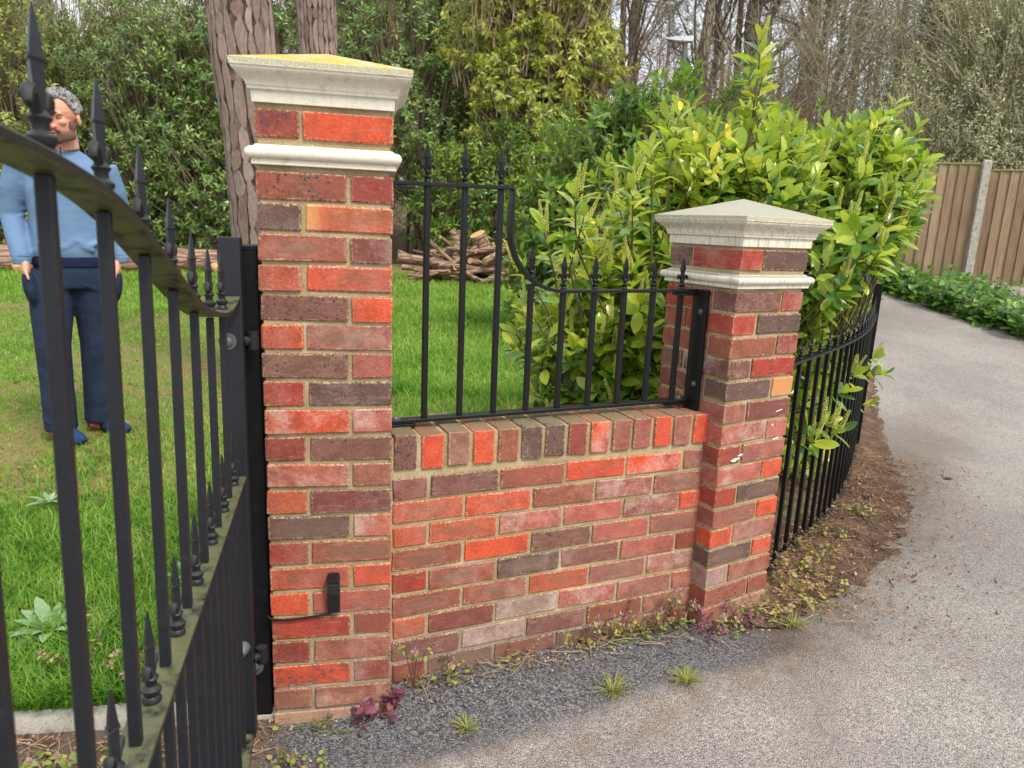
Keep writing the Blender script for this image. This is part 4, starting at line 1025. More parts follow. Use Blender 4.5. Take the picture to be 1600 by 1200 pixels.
# bare woodland trees: trunk and limbs as one part, fine twigs as another
def bare_tree(seed, H, r0, lean=(0, 0), nl=9, ntw=900, spread=.55, tm='twig', fork=.35):
    r_ = np.random.RandomState(seed); mb = MB(); tips = []
    nz = 9; tr = [np.array([lean[0] * (i / nz) ** 1.3 * H + .12 * r_.normal() * i / nz, lean[1] * i / nz * H + .12 * r_.normal() * i / nz, -.3 + H * i / nz]) for i in range(nz + 1)]
    mb.tube(tr, [r0 * (1.25 if i == 0 else 1) * (1 - .75 * i / nz) for i in range(nz + 1)], 8)
    def limb(p, d, L, r, lev):
        k = 5; q = [p]; dd = d.copy()
        for i in range(k):
            dd = nrm(dd + r_.normal(size=3) * .2 + np.array([0, 0, .10])); q.append(q[-1] + dd * L / k)
        mb.tube(q, [r * (1 - .75 * i / k) for i in range(k + 1)], 5 if lev else 6, cap=False)
        for i in range(1, k + 1): tips.append((q[i], dd, L))
        if lev < 2:
            for j in range(3 if lev == 0 else 2):
                i = r_.randint(1, k + 1); nd = nrm(dd + r_.normal(size=3) * .75); limb(q[i], nd, L * r_.uniform(.4, .65), r * .45, lev + 1)
    for j in range(nl):
        u = fork + (1 - fork) * (j + r_.rand()) / nl; i = min(nz - 1, int(u * nz)); p = tr[i] + (tr[i + 1] - tr[i]) * (u * nz - i)
        an = r_.uniform(0, 6.28); limb(p, nrm(np.array([math.cos(an) * spread, math.sin(an) * spread, .55 + .3 * r_.rand()])), H * r_.uniform(.22, .42) * (1.15 - .6 * u), r0 * .38 * (1.2 - u), 0)
    ii = r_.randint(0, len(tips), ntw)
    P0 = np.array([tips[i][0] for i in ii]); dd = nrm(np.array([tips[i][1] for i in ii]) + r_.normal(size=(ntw, 3)) * .8); ln = r_.uniform(.35, 1.1, ntw)[:, None]
    P1 = P0 + dd * ln * .5; P2 = P0 + nrm(dd + r_.normal(size=(ntw, 3)) * .35 + np.array([0, 0, .15])) * ln
    P3 = P1 + nrm(dd + r_.normal(size=(ntw, 3)) * .9) * ln * .6
    rr = r_.uniform(.006, .014, ntw)
    V, F = merge([twigs(P0, P1, P2, rr, rr * .4), twigs(P1, (P1 + P3) / 2 + r_.normal(size=P1.shape) * .03, P3, rr * .6, rr * .3)])
    return mb.mesh('trunk', MAT['bark_grey'], smooth=True), np_mesh('twigs', V, F, MAT[tm], True)
KINDS = [bare_tree(1, 12, .17, (.03, 0), tm='twig'), bare_tree(2, 13, .26, (-.04, 0), 11, 1200, .7), bare_tree(3, 10, .13, (.08, .02), 10, 1000, .6, 'twig_grey', .15), bare_tree(4, 14, .21, (0, .03), 10, 1000, .5, 'twig_grey'), bare_tree(5, 8, .09, (-.1, 0), 11, 1100, .8, 'twig_grey', .1)]
GT = 'bare trees in the wood behind'
trees = [(3.4, 27, 0, 1.0), (4.3, 33, 3, 1.1), (2.3, 31, 2, 1.1), (6.6, 28, 0, 1.05), (8.4, 30, 3, 1.), (9.8, 26, 2, 1.1), (11.5, 29, 0, 1.1), (13.6, 27, 4, 1.3), (15.5, 30, 2, 1.2), (5.4, 38, 3, 1.2), (9.5, 40, 0, 1.2), (1.2, 36, 0, 1.1), (-.5, 33, 3, 1.1),
         (-6.5, 30, 0, 1.), (-9, 32, 3, 1.1), (-12, 29, 2, 1.1), (-15, 31, 0, 1.1), (-17.5, 27, 4, 1.3), (-10.5, 38, 1, 1.2), (-14.5, 40, 3, 1.2), (14, 38, 1, 1.2), (17.5, 36, 3, 1.2), (20, 31, 2, 1.2), (7.6, 35, 2, 1.1), (12.4, 34, 3, 1.1), (-4, 36, 2, 1.2), (3, 42, 1, 1.1), (18, 43, 0, 1.2), (6.4, 45, 0, 1.2), (-18, 38, 0, 1.2)]
def ground_z(x, y):
    b_ = float(sstep(-.15, .15, side(x, y))); return float(h_path(x, y) * (1 - b_) + h_lawn(x, y) * b_) - .05
for i, (x, y, k, s_) in enumerate(trees):
    rt_ = empty('bare_tree', (x, y, ground_z(x, y)), i * 2.1, 'leafless woodland tree with fine brown twigs in the wood behind the garden', 'tree', GT)
    rt_.scale = (s_, s_, s_)
    link('trunk', KINDS[k][0], rt_); link('twigs', KINDS[k][1], rt_)['kind'] = 'stuff'
big = empty('bare_tree', (8.1, 26.5, ground_z(8.1, 26.5)), .4, 'big forked bare tree trunk standing above the tall laurel leader', 'tree')
link('trunk', KINDS[1][0], big).scale = (1.7, 1.7, 1.1); link('twigs', KINDS[1][1], big, None).scale = (1.3, 1.3, 1.1)
big.children[1]['kind'] = 'stuff'
mb = MB(); mb.tube([(0, 0, -.3), (.28, 0, 4), (.55, 0, 8), (.8, 0, 12)], [.2, .17, .14, .1], 10)
lt = empty('slim_trunk', (4.75, 22.5, ground_z(4.75, 22.5)), 0, 'slim straight leaning bare trunk beside the street lamp', 'tree'); mb.build('trunk', MAT['bark_grey'], lt, smooth=True)

# far wood and undergrowth that read as one mass
rs = np.random.RandomState(9)
def thicket(name, m, x0, x1, y0, y1, n, H, r, lean=.5, dens=None, z0=None):
    x = rs.uniform(x0, x1, n); y = rs.uniform(y0, y1, n)
    z = np.array([ground_z(a, b_) for a, b_ in zip(x, y)]) + rs.rand(n) ** 1.2 * H * .75
    L = rs.uniform(.3, 1, n) * H * .5
    P0 = np.stack([x, y, z], 1); d = nrm(np.stack([rs.normal(size=n) * lean, rs.normal(size=n) * lean, rs.rand(n) + .15], 1))
    P2 = P0 + d * L[:, None]; P1 = (P0 + P2) / 2 + rs.normal(size=P0.shape) * L[:, None] * .1
    rr = rs.uniform(.4, 1.2, n) * r
    V, F = twigs(P0, P1, P2, rr, rr * .3)
    return tag(link(name, np_mesh(name, V, F, m, True)), kind='stuff')
thicket('bramble_thicket', MAT['twig_red'], 1.2, 7.5, 18.5, 24, 5200, 5.5, .012, .9)
thicket('undergrowth', MAT['twig_grey'], 6, 20, 20, 27, 6500, 7.5, .013, .7)
thicket('left_undergrowth', MAT['twig_grey'], -22, -4, 25, 31, 3500, 9, .013, .6).name = 'undergrowth'
def far_wood(n, x0, x1, y0, y1):
    x = rs.uniform(x0, x1, n); y = rs.uniform(y0, y1, n); z = np.array([ground_z(a, b_) for a, b_ in zip(x, y)])
    P0 = np.stack([x, y, z - .3], 1); H = rs.uniform(9, 17, n); P2 = P0 + np.stack([rs.normal(size=n) * .8, rs.normal(size=n) * .4, H], 1); P1 = (P0 + P2) / 2 + rs.normal(size=P0.shape) * .15
    r0 = rs.uniform(.08, .22, n); parts = [twigs(P0, P1, P2, r0, r0 * .3, 5)]
    k = 14; u = rs.uniform(.12, 1, (n, k)); B = (P0[:, None] + (P2 - P0)[:, None] * u[..., None]).reshape(-1, 3)
    d = nrm(np.stack([rs.normal(size=n * k), rs.normal(size=n * k), .4 + rs.rand(n * k) * .6], 1)); L = rs.uniform(.8, 3.2, n * k)[:, None]
    E = B + d * L; M_ = (B + E) / 2 + rs.normal(size=B.shape) * .15; rr = np.full(n * k, .03); parts.append(twigs(B, M_, E, rr, rr * .4))
    for q in range(3):
        b2 = B + (E - B) * rs.uniform(.3, 1, (n * k, 1)); d2_ = nrm(d + rs.normal(size=d.shape) * .7); e2 = b2 + d2_ * L * .45; parts.append(twigs(b2, (b2 + e2) / 2 + rs.normal(size=B.shape) * .06, e2, rr * .5, rr * .25))
    V, F = merge(parts)
    return tag(link('far_wood', np_mesh('far_wood', V, F, MAT['twig'], True)), kind='stuff')
far_wood(330, -48, 60, 46, 78)

# ------------------------------------------------------------------ felled log and heap of cut branches
lg = empty('felled_log', (-8.2, 14.6, .2), .58, 'long thick felled log with peeling pinkish bark lying across the back of the lawn', 'log')
rr = random.Random(4); rings = []
for i in range(34):
    x = -4.2 + 8.4 * i / 33; rg = []
    for k in range(16):
        an = 2 * math.pi * k / 16; r = .26 * (1 + .12 * mnoise.noise(Vector((x * 1.2, math.cos(an) * 1.4, math.sin(an) * 1.4)))) * (1.08 - .014 * i * .3)
        rg.append((x, math.cos(an) * r, .22 + math.sin(an) * r))
    rings.append(rg)
MB().loft(rings, cap=False).build('bark', MAT['log'], lg, smooth=True)
for sgn in (-1, 1):
    mb = MB(); mb.tube([(sgn * 4.19, 0, .22), (sgn * 4.215, 0, .22)], .235, 16); mb.build('cut_end', MAT['cutwood'], lg)
for x, a in ((-1.6, -1.2), (1.9, -.9)):
    mb = MB(); mb.tube([(x, -.15, .12), (x + .05, -.32, .06), (x + .06, -.42, .04)], [.11, .095, .085], 10); mb.build('branch_stub', MAT['cutwood'], lg, smooth=40)
GP = 'cut branches in the heap on the lawn'
hr = random.Random(12)
sm = []
def stick_mesh(seed, L, r, bend, fork=False):
    q = random.Random(seed); mb = MB(); P = [Vector((-L / 2 + L * i / 7, bend * math.sin(i / 7 * math.pi) + q.uniform(-.03, .03) * L * .3, q.uniform(-.03, .03) * L * .3)) for i in range(8)]
    mb.tube(P, [r * (1.1 - .35 * i / 7) * q.uniform(.9, 1.1) for i in range(8)], 8)
    if fork:
        mb.tube([P[4], P[4] + Vector((.15, .12, .1)), P[4] + Vector((.34, .25, .16))], [r * .8, r * .65, r * .5], 7)
    me = mb.mesh('branch', MAT['log'], smooth=50); me.materials.append(MAT['cutwood'])
    for p in me.polygons:
        if len(p.vertices) > 4: p.material_index = 1
    return me
for k in range(12): sm.append(stick_mesh(k, hr.uniform(.9, 2.3), hr.uniform(.028, .068), hr.uniform(-.12, .16), k % 4 == 0))
cx, cy = -1.1, 15.6
for k in range(84):
    u = hr.random(); zz = .06 + .62 * u ** 1.3 ; sp2 = 1.25 * (1 - .62 * (zz / .75))
    x = cx + hr.gauss(0, .66) * sp2 + .3; y = cy + hr.gauss(0, .3) * sp2
    o = link('cut_branch', sm[k % 12], None, (x, y, .2 + zz)); o.rotation_euler = (hr.uniform(0, 6.28), hr.gauss(0, .3), hr.choice((0, 3.14)) + hr.gauss(.0, .5))
    tag(o, 'bare cut branch lying in the heap of logs on the lawn', 'branch', GP)
def special(nm, lab, mb, loc, rot, sm_=50):
    o = mb.build(nm, MAT['log'], None, loc, smooth=sm_); o.rotation_euler = rot
    o.data.materials.append(MAT['cutwood'])
    for p in o.data.polygons:
        if len(p.vertices) > 5: p.material_index = 1
    return tag(o, lab, 'log')
mb = MB(); mb.tube([(0, 0, -.4), (0, .02, .0), (.02, 0, .35)], [.19, .175, .17], 14); special('cut_log', 'thickest short log with a pale sawn end sticking up from the heap', mb, (-.72, 15.5, .92), (.25, -.5, 0))
mb = MB(); mb.tube([(0, 0, -.5), (.02, 0, -.1), (-.03, 0, .2), (-.12, 0, .34)], [.1, .09, .085, .075], 10); mb.tube([(-.02, 0, .15), (.06, 0, .33)], [.07, .055], 8); special('forked_branch', 'pale branch with a forked top standing up from the heap', mb, (-1.3, 15.4, .95), (0, .05, 0))
mb = MB(); mb.tube([(-.5, 0, 0), (0, .03, .03), (.6, 0, 0)], [.095, .09, .085], 10); special('cut_log', 'straight log jutting out on the left side of the heap', mb, (-2.0, 15.2, .62), (0, .12, .15))

# ------------------------------------------------------------------ wooden fence, street lamp, ground cover
t = NT('weathered larch board'); p = t.obj(); oi = t.n('ObjectInfo')
s_ = t.n('SeparateXYZ', {0: p}).outputs
q = t.n('CombineXYZ', {0: t.math('MULTIPLY', s_[0], 40.), 1: t.math('ADD', s_[1], t.math('MULTIPLY', oi.outputs['Random'], 50.)), 2: t.math('MULTIPLY', s_[2], 2.)}).outputs[0]
n1 = t.noise(q, 1.5, 5, .7); n2 = t.noise(p, 3, 3)
c = t.ramp(t.math('ADD', t.math('MULTIPLY', n1, .75), t.math('MULTIPLY', oi.outputs['Random'], .25)), [(.25, lin(104, 84, 66)), (.5, lin(140, 116, 92)), (.75, lin(168, 144, 118))])
kn = t.mr(t.voro(t.vmath('ADD', p, t.n('CombineXYZ', {1: t.math('MULTIPLY', oi.outputs['Random'], 9.)}).outputs[0]), 4.5), .1, .05)
c = t.mix(t.math('MULTIPLY', kn, .6), c, lin(84, 60, 44))
c = t.mix(t.math('MULTIPLY', t.mr(s_[2], 1.45, 1.75), .55), c, lin(140, 138, 92))
MAT['board'] = t.fin(c, .85, t.bump(n1, .4, .004), .2)
FA = math.atan2(-.30, .953); fo = np.array([6.44, 10.39]); fu = np.array([math.cos(FA), math.sin(FA)])
bms = []
for k in range(4):
    q_ = random.Random(k); mb = MB(); bms.append(mb.loft([[(-.072, -.026 + q_.uniform(-.002, .002), z), (.072, -.004, z), (.072, .006, z), (-.072, .0, z)] for z in (0, .8, 1.66)]).mesh('board', MAT['board']))
def panel(lab, x0, x1, zb, H):
    c0 = fo + fu * x0; z0 = zb
    root = empty('board_fence', (c0[0], c0[1], z0), FA, lab, 'fence')
    n = int((x1 - x0) / .122); st_ = (x1 - x0 - .02) / n
    for k in range(n):
        o = link('board', bms[(k * 7 + n) % 4], root, (.07 + st_ * k, 0, .17 + random.Random(k + n).uniform(-.004, .004))); o.scale.z = (H - .19) / 1.66; o.rotation_euler.z = random.Random(k).uniform(-.01, .01); o.rotation_euler.y = random.Random(k * 3).uniform(-.004, .004)
    mb = MB(); mb.box(((x1 - x0) / 2, -.005, H - .005), (x1 - x0 - .02, .055, .022)); mb.build('capping_rail', MAT['board'], root, bevel=.003)
    mb = MB(); mb.box(((x1 - x0) / 2, 0, .02), (x1 - x0 - .015, .045, .30)); mb.build('gravel_board', MAT['concrete'], root, bevel=.004)
    for z in (.45, 1.1, H - .2):
        mb = MB(); mb.box(((x1 - x0) / 2, .03, z), (x1 - x0 - .02, .035, .07)); mb.build('arris_rail', MAT['board'], root)
panel('close boarded wooden fence panel just left of the concrete post', -1.83, -.06, .80, 1.74)
panel('close boarded wooden fence panel mostly hidden behind the big laurel', -3.72, -1.95, .84, 1.76)
panel('close boarded wooden fence panel running out of the right edge of the picture', .06, 1.83, .72, 1.74)
for x, lab, z0 in ((0, 'grey concrete fence post between the two visible wooden panels', .62), (-1.89, 'grey concrete fence post hidden beside the laurel leaves', .66)):
    c0 = fo + fu * x
    pp = empty('fence_post', (c0[0], c0[1], z0), FA, lab, 'fence post')
    mb = MB(); mb.box((0, -.01, .96), (.1, .11, 1.96)); mb.loft([[(-.05, -.065, 1.9401), (.05, -.065, 1.9401), (.05, .045, 1.9401), (-.05, .045, 1.9401)], [(-.03, -.045, 1.965), (.03, -.045, 1.965), (.03, .025, 1.965), (-.03, .025, 1.965)]])
    mb.build('shaft', MAT['concrete'], pp, bevel=.004)
lp = empty('street_lamp', (4.78, 24, ground_z(4.78, 24)), 0, 'grey street lamp with a flat pale lantern head against the bare trees', 'street lamp')
hz = 7.2 - lp.location.z
mb = MB(); mb.tube([(.14, 0, -.2), (.14, 0, 2), (.14, 0, hz)], [.11, .1, .075], 12); mb.build('column', plain('grey lamp column', (.16, .16, .17), .5), lp, smooth=50)
mb = MB(); mb.loft([[(.36, -.14, hz), (.36, .14, hz), (.36, .12, hz + .16), (.36, -.12, hz + .16)], [(-.22, -.17, hz - .0), (-.22, .17, hz - .0), (-.22, .13, hz + .12), (-.22, -.13, hz + .12)], [(-.46, -.06, hz + .05), (-.46, .06, hz + .05), (-.46, .04, hz + .09), (-.46, -.04, hz + .09)]])
mb.build('lantern', plain('pale grey lantern', (.55, .57, .58), .4), lp, smooth=30)
mb = MB(); mb.box((0, 0, hz - .015), (.45, .24, .03)); mb.build('lens', plain('lamp glass', (.6, .62, .62), .2), lp)

rs = np.random.RandomState(17)
n = 1500
u = rs.rand(n); v_ = rs.rand(n) ** .8
A_ = np.array([(4.55, 10.9), (5.0, 9.6), (5.45, 7.6), (5.7, 5.6), (6.2, 3.5)]); tt = np.interp(u, [0, .3, .6, .85, 1], np.arange(5))
ex_ = np.stack([np.interp(tt, np.arange(5), A_[:, 0]), np.interp(tt, np.arange(5), A_[:, 1])], 1)
pos_ = ex_ + np.stack([v_ * rs.uniform(.1, 1.6, n), v_ * .5], 1) + rs.normal(size=(n, 2)) * .06
fd = (pos_ - fo) @ np.array([-fu[1], fu[0]]); ok = fd < -.1
pos_ = pos_[ok]
zz = np.array([h_any(a, b_) for a, b_ in pos_]); hgt = rs.uniform(.06, .34, len(zz)) * (.5 + .5 * np.minimum(1, np.abs(rs.rand(len(zz)) * 2)))
tips = np.stack([pos_[:, 0], pos_[:, 1], zz + hgt], 1); axs_ = nrm(np.stack([rs.normal(size=len(zz)) * .4 - .15, rs.normal(size=len(zz)) * .4 - .2, np.ones(len(zz))], 1))
V, F = merge([place(T_IVY, *leaves_on(rs, tips, axs_, 7, .16, .115, 35, 105, .15)), twigs(tips - np.array([0, 0, 1]) * hgt[:, None], tips - axs_ * .05, tips, np.full(len(zz), .004), np.full(len(zz), .002), 3)])
tag(link('ground_cover', np_mesh('ground_cover', V, F, MAT['ivy'], True)), kind='stuff')
# ------------------------------------------------------------------ grass and small plants
rs = np.random.RandomState(23)
def vnoise(x, y, s, seed):
    r_ = np.random.RandomState(seed); o = np.zeros_like(x)
    for k in range(5):
        a = r_.uniform(0, 6.28); f = s * r_.uniform(.6, 1.8); o += np.sin(f * (x * math.cos(a) + y * math.sin(a)) + r_.uniform(0, 6.28) + 1.5 * np.sin(f * .6 * (y * math.cos(a) - x * math.sin(a))))
    return o / 5
def grass_pts(n, y0, y1, xl, xr, pw):
    u = rs.rand(n); y = (y0 ** (1 - pw) + u * (y1 ** (1 - pw) - y0 ** (1 - pw))) ** (1 / (1 - pw))
    x = y * rs.uniform(xl, xr, n) + rs.uniform(-.4, .3, n)
    return x, y
def blades(x, y, hgt, wd):
    n = len(x); z = h_lawn(x, y) + wob(x, y, 1.7, .012)
    cl = .5 + .5 * vnoise(x, y, 9, 3); an = rs.uniform(0, 6.28, n) ; le = rs.uniform(.1, .75, n) * (1.15 - .4 * cl)
    d = np.stack([np.cos(an) * le, np.sin(an) * le, np.ones(n)], 1)
    bend = np.stack([np.cos(an), np.sin(an), np.full(n, -.5)], 1) * (hgt * rs.uniform(.1, .55, n))[:, None]
    side_ = np.stack([-np.sin(an), np.cos(an), np.zeros(n)], 1) * wd[:, None]
    B = np.stack([x, y, z - .005], 1); M_ = B + d * (hgt * .55)[:, None]; T = B + d * hgt[:, None] + bend
    V = np.stack([B - side_, B + side_, M_ + side_ * .8, M_ - side_ * .8, T + side_ * .12, T - side_ * .12], 1).reshape(-1, 3)
    F = np.array([(0, 1, 2, 3), (3, 2, 4, 5)]); k = np.arange(n) * 6
    return V, (F[None] + k[:, None, None]).reshape(-1, 4)
parts = []
for n, y0, y1, xl, xr, pw, sc1 in ((130000, 1.62, 5.2, -.92, .12, 1.6, 1.), (80000, 5.0, 9.5, -.85, .1, 1.6, 1.3), (60000, 9, 17, -.85, .05, 1.2, 1.8)):
    x, y = grass_pts(n, y0, y1, xl, xr, pw)
    thick = .5 + .55 * vnoise(x, y, 1.3, 7) + .3 * vnoise(x, y, 5, 8)
    lush = np.maximum(sstep(3.4, 2.4, y), .8 * sstep(9, 11, y)); lush = np.maximum(lush, sstep(-2.2, -1.2, x) * sstep(2.5, 4, y) * (x > -y * .28))
    dens = np.clip(.02 + .85 * thick + .7 * lush, .08, 1)
    ok = (side(x, y) > np.where(x < -.95, .03, .10)) & (rs.rand(n) < dens)
    # not under the laurel, the log or the pine
    ok &= ~((np.hypot((x - 1.2) / 1.1, (y - 3.9) / .9) < 1)) & (np.hypot(x + 1.72, y - 5.05) > .33)
    x, y = x[ok], y[ok]; lu = np.clip(thick[ok] * .6 + lush[ok], 0, 1.2)
    m = len(x)
    parts.append(blades(x, y, (.018 + .075 * lu * rs.rand(m) ** 1.5 + .014 * rs.rand(m)) * (.68 + .26 * sc1), rs.uniform(.0012, .0032, m) * sc1 * (1 + y / 14)))
V, F = merge(parts)
tag(link('grass', np_mesh('grass', V, F, MAT['grass'], True)), kind='stuff')

# litter: dead leaves, twigs, grit
def litter(name, m, pts, size, tpl=T_LOW, flat=.35, lift=.004):
    n = len(pts); z = np.array([h_any(a, b_) for a, b_ in pts]) + lift
    P = np.stack([pts[:, 0], pts[:, 1], z], 1); an = rs.uniform(0, 6.28, n)
    D = np.stack([np.cos(an), np.sin(an), rs.normal(size=n) * flat * .6], 1); N = np.stack([rs.normal(size=n) * flat, rs.normal(size=n) * flat, np.ones(n)], 1)
    return place(tpl, P, D, N, size)
MAT['dead'] = leaf_mat('dead leaf', [(0, lin(84, 58, 44)), (.5, lin(128, 92, 66)), (.85, lin(166, 128, 92)), (1, lin(196, 164, 124))], lin(150, 118, 88), .7, .1, .2)
def verge_pts(n, sp=1.):
    s_ = rs.uniform(0, sl[-1] * .98, n); p = np.array([fsm(a) for a in s_]); t_ = np.array([fsm(a + .02) - fsm(a - .02) for a in s_]); t_ = t_ / np.linalg.norm(t_, axis=1)[:, None]
    off = np.abs(rs.normal(size=n)) * .34 * sp - .08
    return p + np.stack([t_[:, 1], -t_[:, 0]], 1) * off[:, None]
vp = verge_pts(5000)
zsh = .03
bp = np.stack([rs.uniform(-.3, 1.05, 420), np.zeros(420)], 1); bp[:, 1] = np.interp(bp[:, 0], [-.65, -.33, .68, .72, 1.0], [1.80, 1.94, 2.36, 2.31, 2.47]) - np.abs(rs.normal(size=420)) * .05
gp = np.stack([rs.uniform(-1.5, -.62, 260), rs.normal(size=260) * .09 + 1.70], 1)
lp_ = np.stack([rs.uniform(-5.5, -.4, 1000), rs.uniform(2., 9.5, 1000)], 1)
parts = [litter('a', None, vp, rs.uniform(.004, .03, 5000) * rs.uniform(.5, 1, 5000), lift=.018, flat=.6), litter('b', None, bp, rs.uniform(.004, .018, 420), lift=.012), litter('c', None, gp, rs.uniform(.008, .04, 260), lift=.006), litter('d', None, lp_, rs.uniform(.02, .065, 1000), lift=.022)]
ax_ = np.stack([rs.uniform(-.6, 3.4, 260), rs.uniform(1.2, 5.2, 260)], 1); ax_ = ax_[side(ax_[:, 0], ax_[:, 1]) < -.1]
parts.append(litter('e', None, ax_, rs.uniform(.004, .018, len(ax_)), lift=.004))
V, F = merge(parts)
tag(link('fallen_leaves', np_mesh('fallen_leaves', V, F, MAT['dead'], True)), kind='stuff')
tw = np.concatenate([verge_pts(420), bp[:120], gp[:150], ax_[:60]]); z = np.array([h_any(a, b_) for a, b_ in tw]) + .012
an = rs.uniform(0, 6.28, len(tw)); L = rs.uniform(.015, .11, len(tw)); d = np.stack([np.cos(an), np.sin(an), rs.normal(size=len(tw)) * .1], 1)
P0 = np.stack([tw[:, 0], tw[:, 1], z], 1); P2 = P0 + d * L[:, None]; V, F = twigs(P0, (P0 + P2) / 2 + rs.normal(size=P0.shape) * .004, P2, rs.uniform(.0008, .0022, len(tw)), np.full(len(tw), .0006), 4)
tag(link('fallen_twigs', np_mesh('fallen_twigs', V, F, plain('straw and twig', lin(168, 140, 108), .85), True)), kind='stuff')
gpn = np.concatenate([verge_pts(700, 1.2), np.stack([rs.uniform(-.6, 1.1, 500), np.zeros(500)], 1), gp[:100] + rs.normal(size=(100, 2)) * .03])
k_ = slice(700, 1200); gpn[k_, 1] = np.interp(gpn[k_, 0], [-.65, -.33, .68, .72, 1.0], [1.79, 1.93, 2.36, 2.31, 2.47]) - np.abs(rs.normal(size=500)) * .09
oc_ = nrm(np.array([(1, .2, 0), (0, 1, .1), (-1, 0, .2), (.1, -1, 0), (0, .1, .8), (0, 0, -.8)], float)); n = len(gpn); z = np.array([h_any(a, b_) for a, b_ in gpn])
sz = rs.uniform(.0018, .006, n) * (1 + (rs.rand(n) > .95)); V = (np.stack([gpn[:, 0], gpn[:, 1], z + sz * .6 + .005], 1)[:, None] + oc_[None] * sz[:, None, None] * rs.uniform(.7, 1.2, (n, 6, 1))).reshape(-1, 3)
F3 = np.array([(0, 1, 4), (1, 2, 4), (2, 3, 4), (3, 0, 4), (1, 0, 5), (2, 1, 5), (3, 2, 5), (0, 3, 5)]); F = (F3[None] + (np.arange(n) * 6)[:, None, None]).reshape(-1, 3)
tag(link('grit', np_mesh('grit', V, F, leaf_mat('stone grit', [(0, lin(88, 82, 78)), (.5, lin(142, 130, 118)), (.9, lin(186, 176, 164)), (1, lin(222, 216, 206))], lin(140, 130, 120), .9, .0, .2))), kind='stuff')

# weeds at the foot of the masonry
MAT['weed'] = leaf_mat('dead nettle leaf', [(0, lin(92, 118, 52)), (.4, lin(134, 150, 66)), (.75, lin(176, 168, 88)), (1, lin(192, 150, 104))], lin(150, 150, 90), .55, .3, .3)
MAT['weed_red'] = leaf_mat('purple tinged leaf', [(0, lin(96, 52, 72)), (.5, lin(130, 72, 92)), (1, lin(150, 110, 92))], lin(140, 92, 104), .55, .25, .3)
MAT['weed_flower'] = leaf_mat('pink purple floret', [(0, lin(150, 84, 138)), (.6, lin(186, 116, 168)), (1, lin(206, 160, 190))], lin(190, 130, 170), .6, .3, .3)
MAT['weed_stem'] = plain('reddish stem', lin(118, 72, 62), .7)
def weed(x, y, seed, h, ns, lab, group=None, flower=True, lm_='weed', spread=.05, name='dead_nettle', size=.02, cat='weed'):
    if flower: size *= .82; ns = max(2, int(ns * .75)); h *= 1.35
    r_ = np.random.RandomState(seed); z0 = h_any(x, y)
    root = empty(name, (x, y, z0), 0, lab, cat, group)
    tips = []; S0 = []; hh = h * r_.uniform(.45, 1.05, ns)
    for k in range(ns):
        a = r_.uniform(0, 6.28); q = spread * r_.rand(); b0 = np.array([math.cos(a) * q * .4, math.sin(a) * q * .4, 0.]); t_ = b0 + np.array([math.cos(a) * (q + hh[k] * .4), math.sin(a) * (q + hh[k] * .4) - .01, hh[k]])
        S0.append(b0); tips.append(t_)
    S0 = np.array(S0); tips = np.array(tips); mid = (S0 + tips) / 2 + np.array([0, 0, .25]) * hh[:, None] + r_.normal(size=tips.shape) * .004
    V, F = twigs(S0, mid, tips, np.full(ns, .0016), np.full(ns, .0011), 5)
    link('stem', np_mesh('stem', V, F, MAT['weed_stem'], True), root)['kind'] = 'stuff'
    ax_ = nrm(tips - mid + np.array([0, 0, .02]))
    P, D, N, S = leaves_on(r_, tips, ax_, 9 if not flower else 6, h * .3, size, 40, 100, .25)
    k = ns * 4; an = r_.uniform(0, 6.28, k); q = r_.uniform(.0, 1, k) * (spread + .02); P2 = np.stack([np.cos(an) * q, np.sin(an) * q, r_.uniform(.004, .02, k)], 1); D2 = np.stack([np.cos(an), np.sin(an), r_.uniform(.05, .5, k)], 1); N2 = np.stack([r_.normal(size=k) * .3, r_.normal(size=k) * .3, np.ones(k)], 1)
    V, F = merge([place(T_IVY, P, D, N, S), place(T_IVY, P2, D2, N2, size * r_.uniform(.7, 1.25, k))])
    link('leaves', np_mesh('leaves', V, F, MAT[lm_], True), root)['kind'] = 'stuff'
    if flower:
        P, D, N, S = leaves_on(r_, tips + ax_ * .006, ax_, 8, .026, .0135, 20, 80, 0)
        V, F = place(T_LOW, P, D, N, S); link('flowers', np_mesh('flowers', V, F, MAT['weed_flower'], True), root)['kind'] = 'stuff'
    return root
GW = 'dead nettles along the foot of the brickwork'
WL = 'small pink flowered dead nettle at the foot of the low brick wall'
weed(-.57, 1.815, 1, .10, 5, 'dead nettle sprawling at the left foot of the tall brick pier', GW, spread=.06)
weed(-.47, 1.79, 2, .05, 3, 'tiny green dead nettle in the middle of the tall pier foot', GW)
weed(-.355, 1.85, 3, .07, 6, 'dark purple leafed weed at the right foot of the tall brick pier', None, False, 'weed_red', .04, 'purple_weed', .029)
weed(-.262, 1.935, 4, .16, 6, 'tallest dead nettle at the inner corner where the low wall meets the tall pier', GW, spread=.05)
for k, (x, y, h, ns) in enumerate(((-.15, 1.985, .07, 4), (-.115, 1.995, .08, 3), (.03, 2.065, .07, 2), (.26, 2.165, .08, 6), (.31, 2.185, .11, 5), (.365, 2.215, .09, 6), (.42, 2.235, .12, 5), (.47, 2.26, .08, 7), (.53, 2.285, .13, 7), (.58, 2.305, .10, 8), (.635, 2.32, .12, 8))):
    weed(x, y, 10 + k, h, ns, WL, GW, spread=.045)
for k, (x, y, h, ns) in enumerate(((.74, 2.285, .06, 7), (.80, 2.31, .07, 8), (.86, 2.34, .06, 7), (.93, 2.38, .06, 7))):
    weed(x, y, 30 + k, h, ns, 'purple tinged dead nettle at the foot of the shorter brick pier', GW, lm_='weed_red' if k % 2 == 0 else 'weed', spread=.05, size=.022)
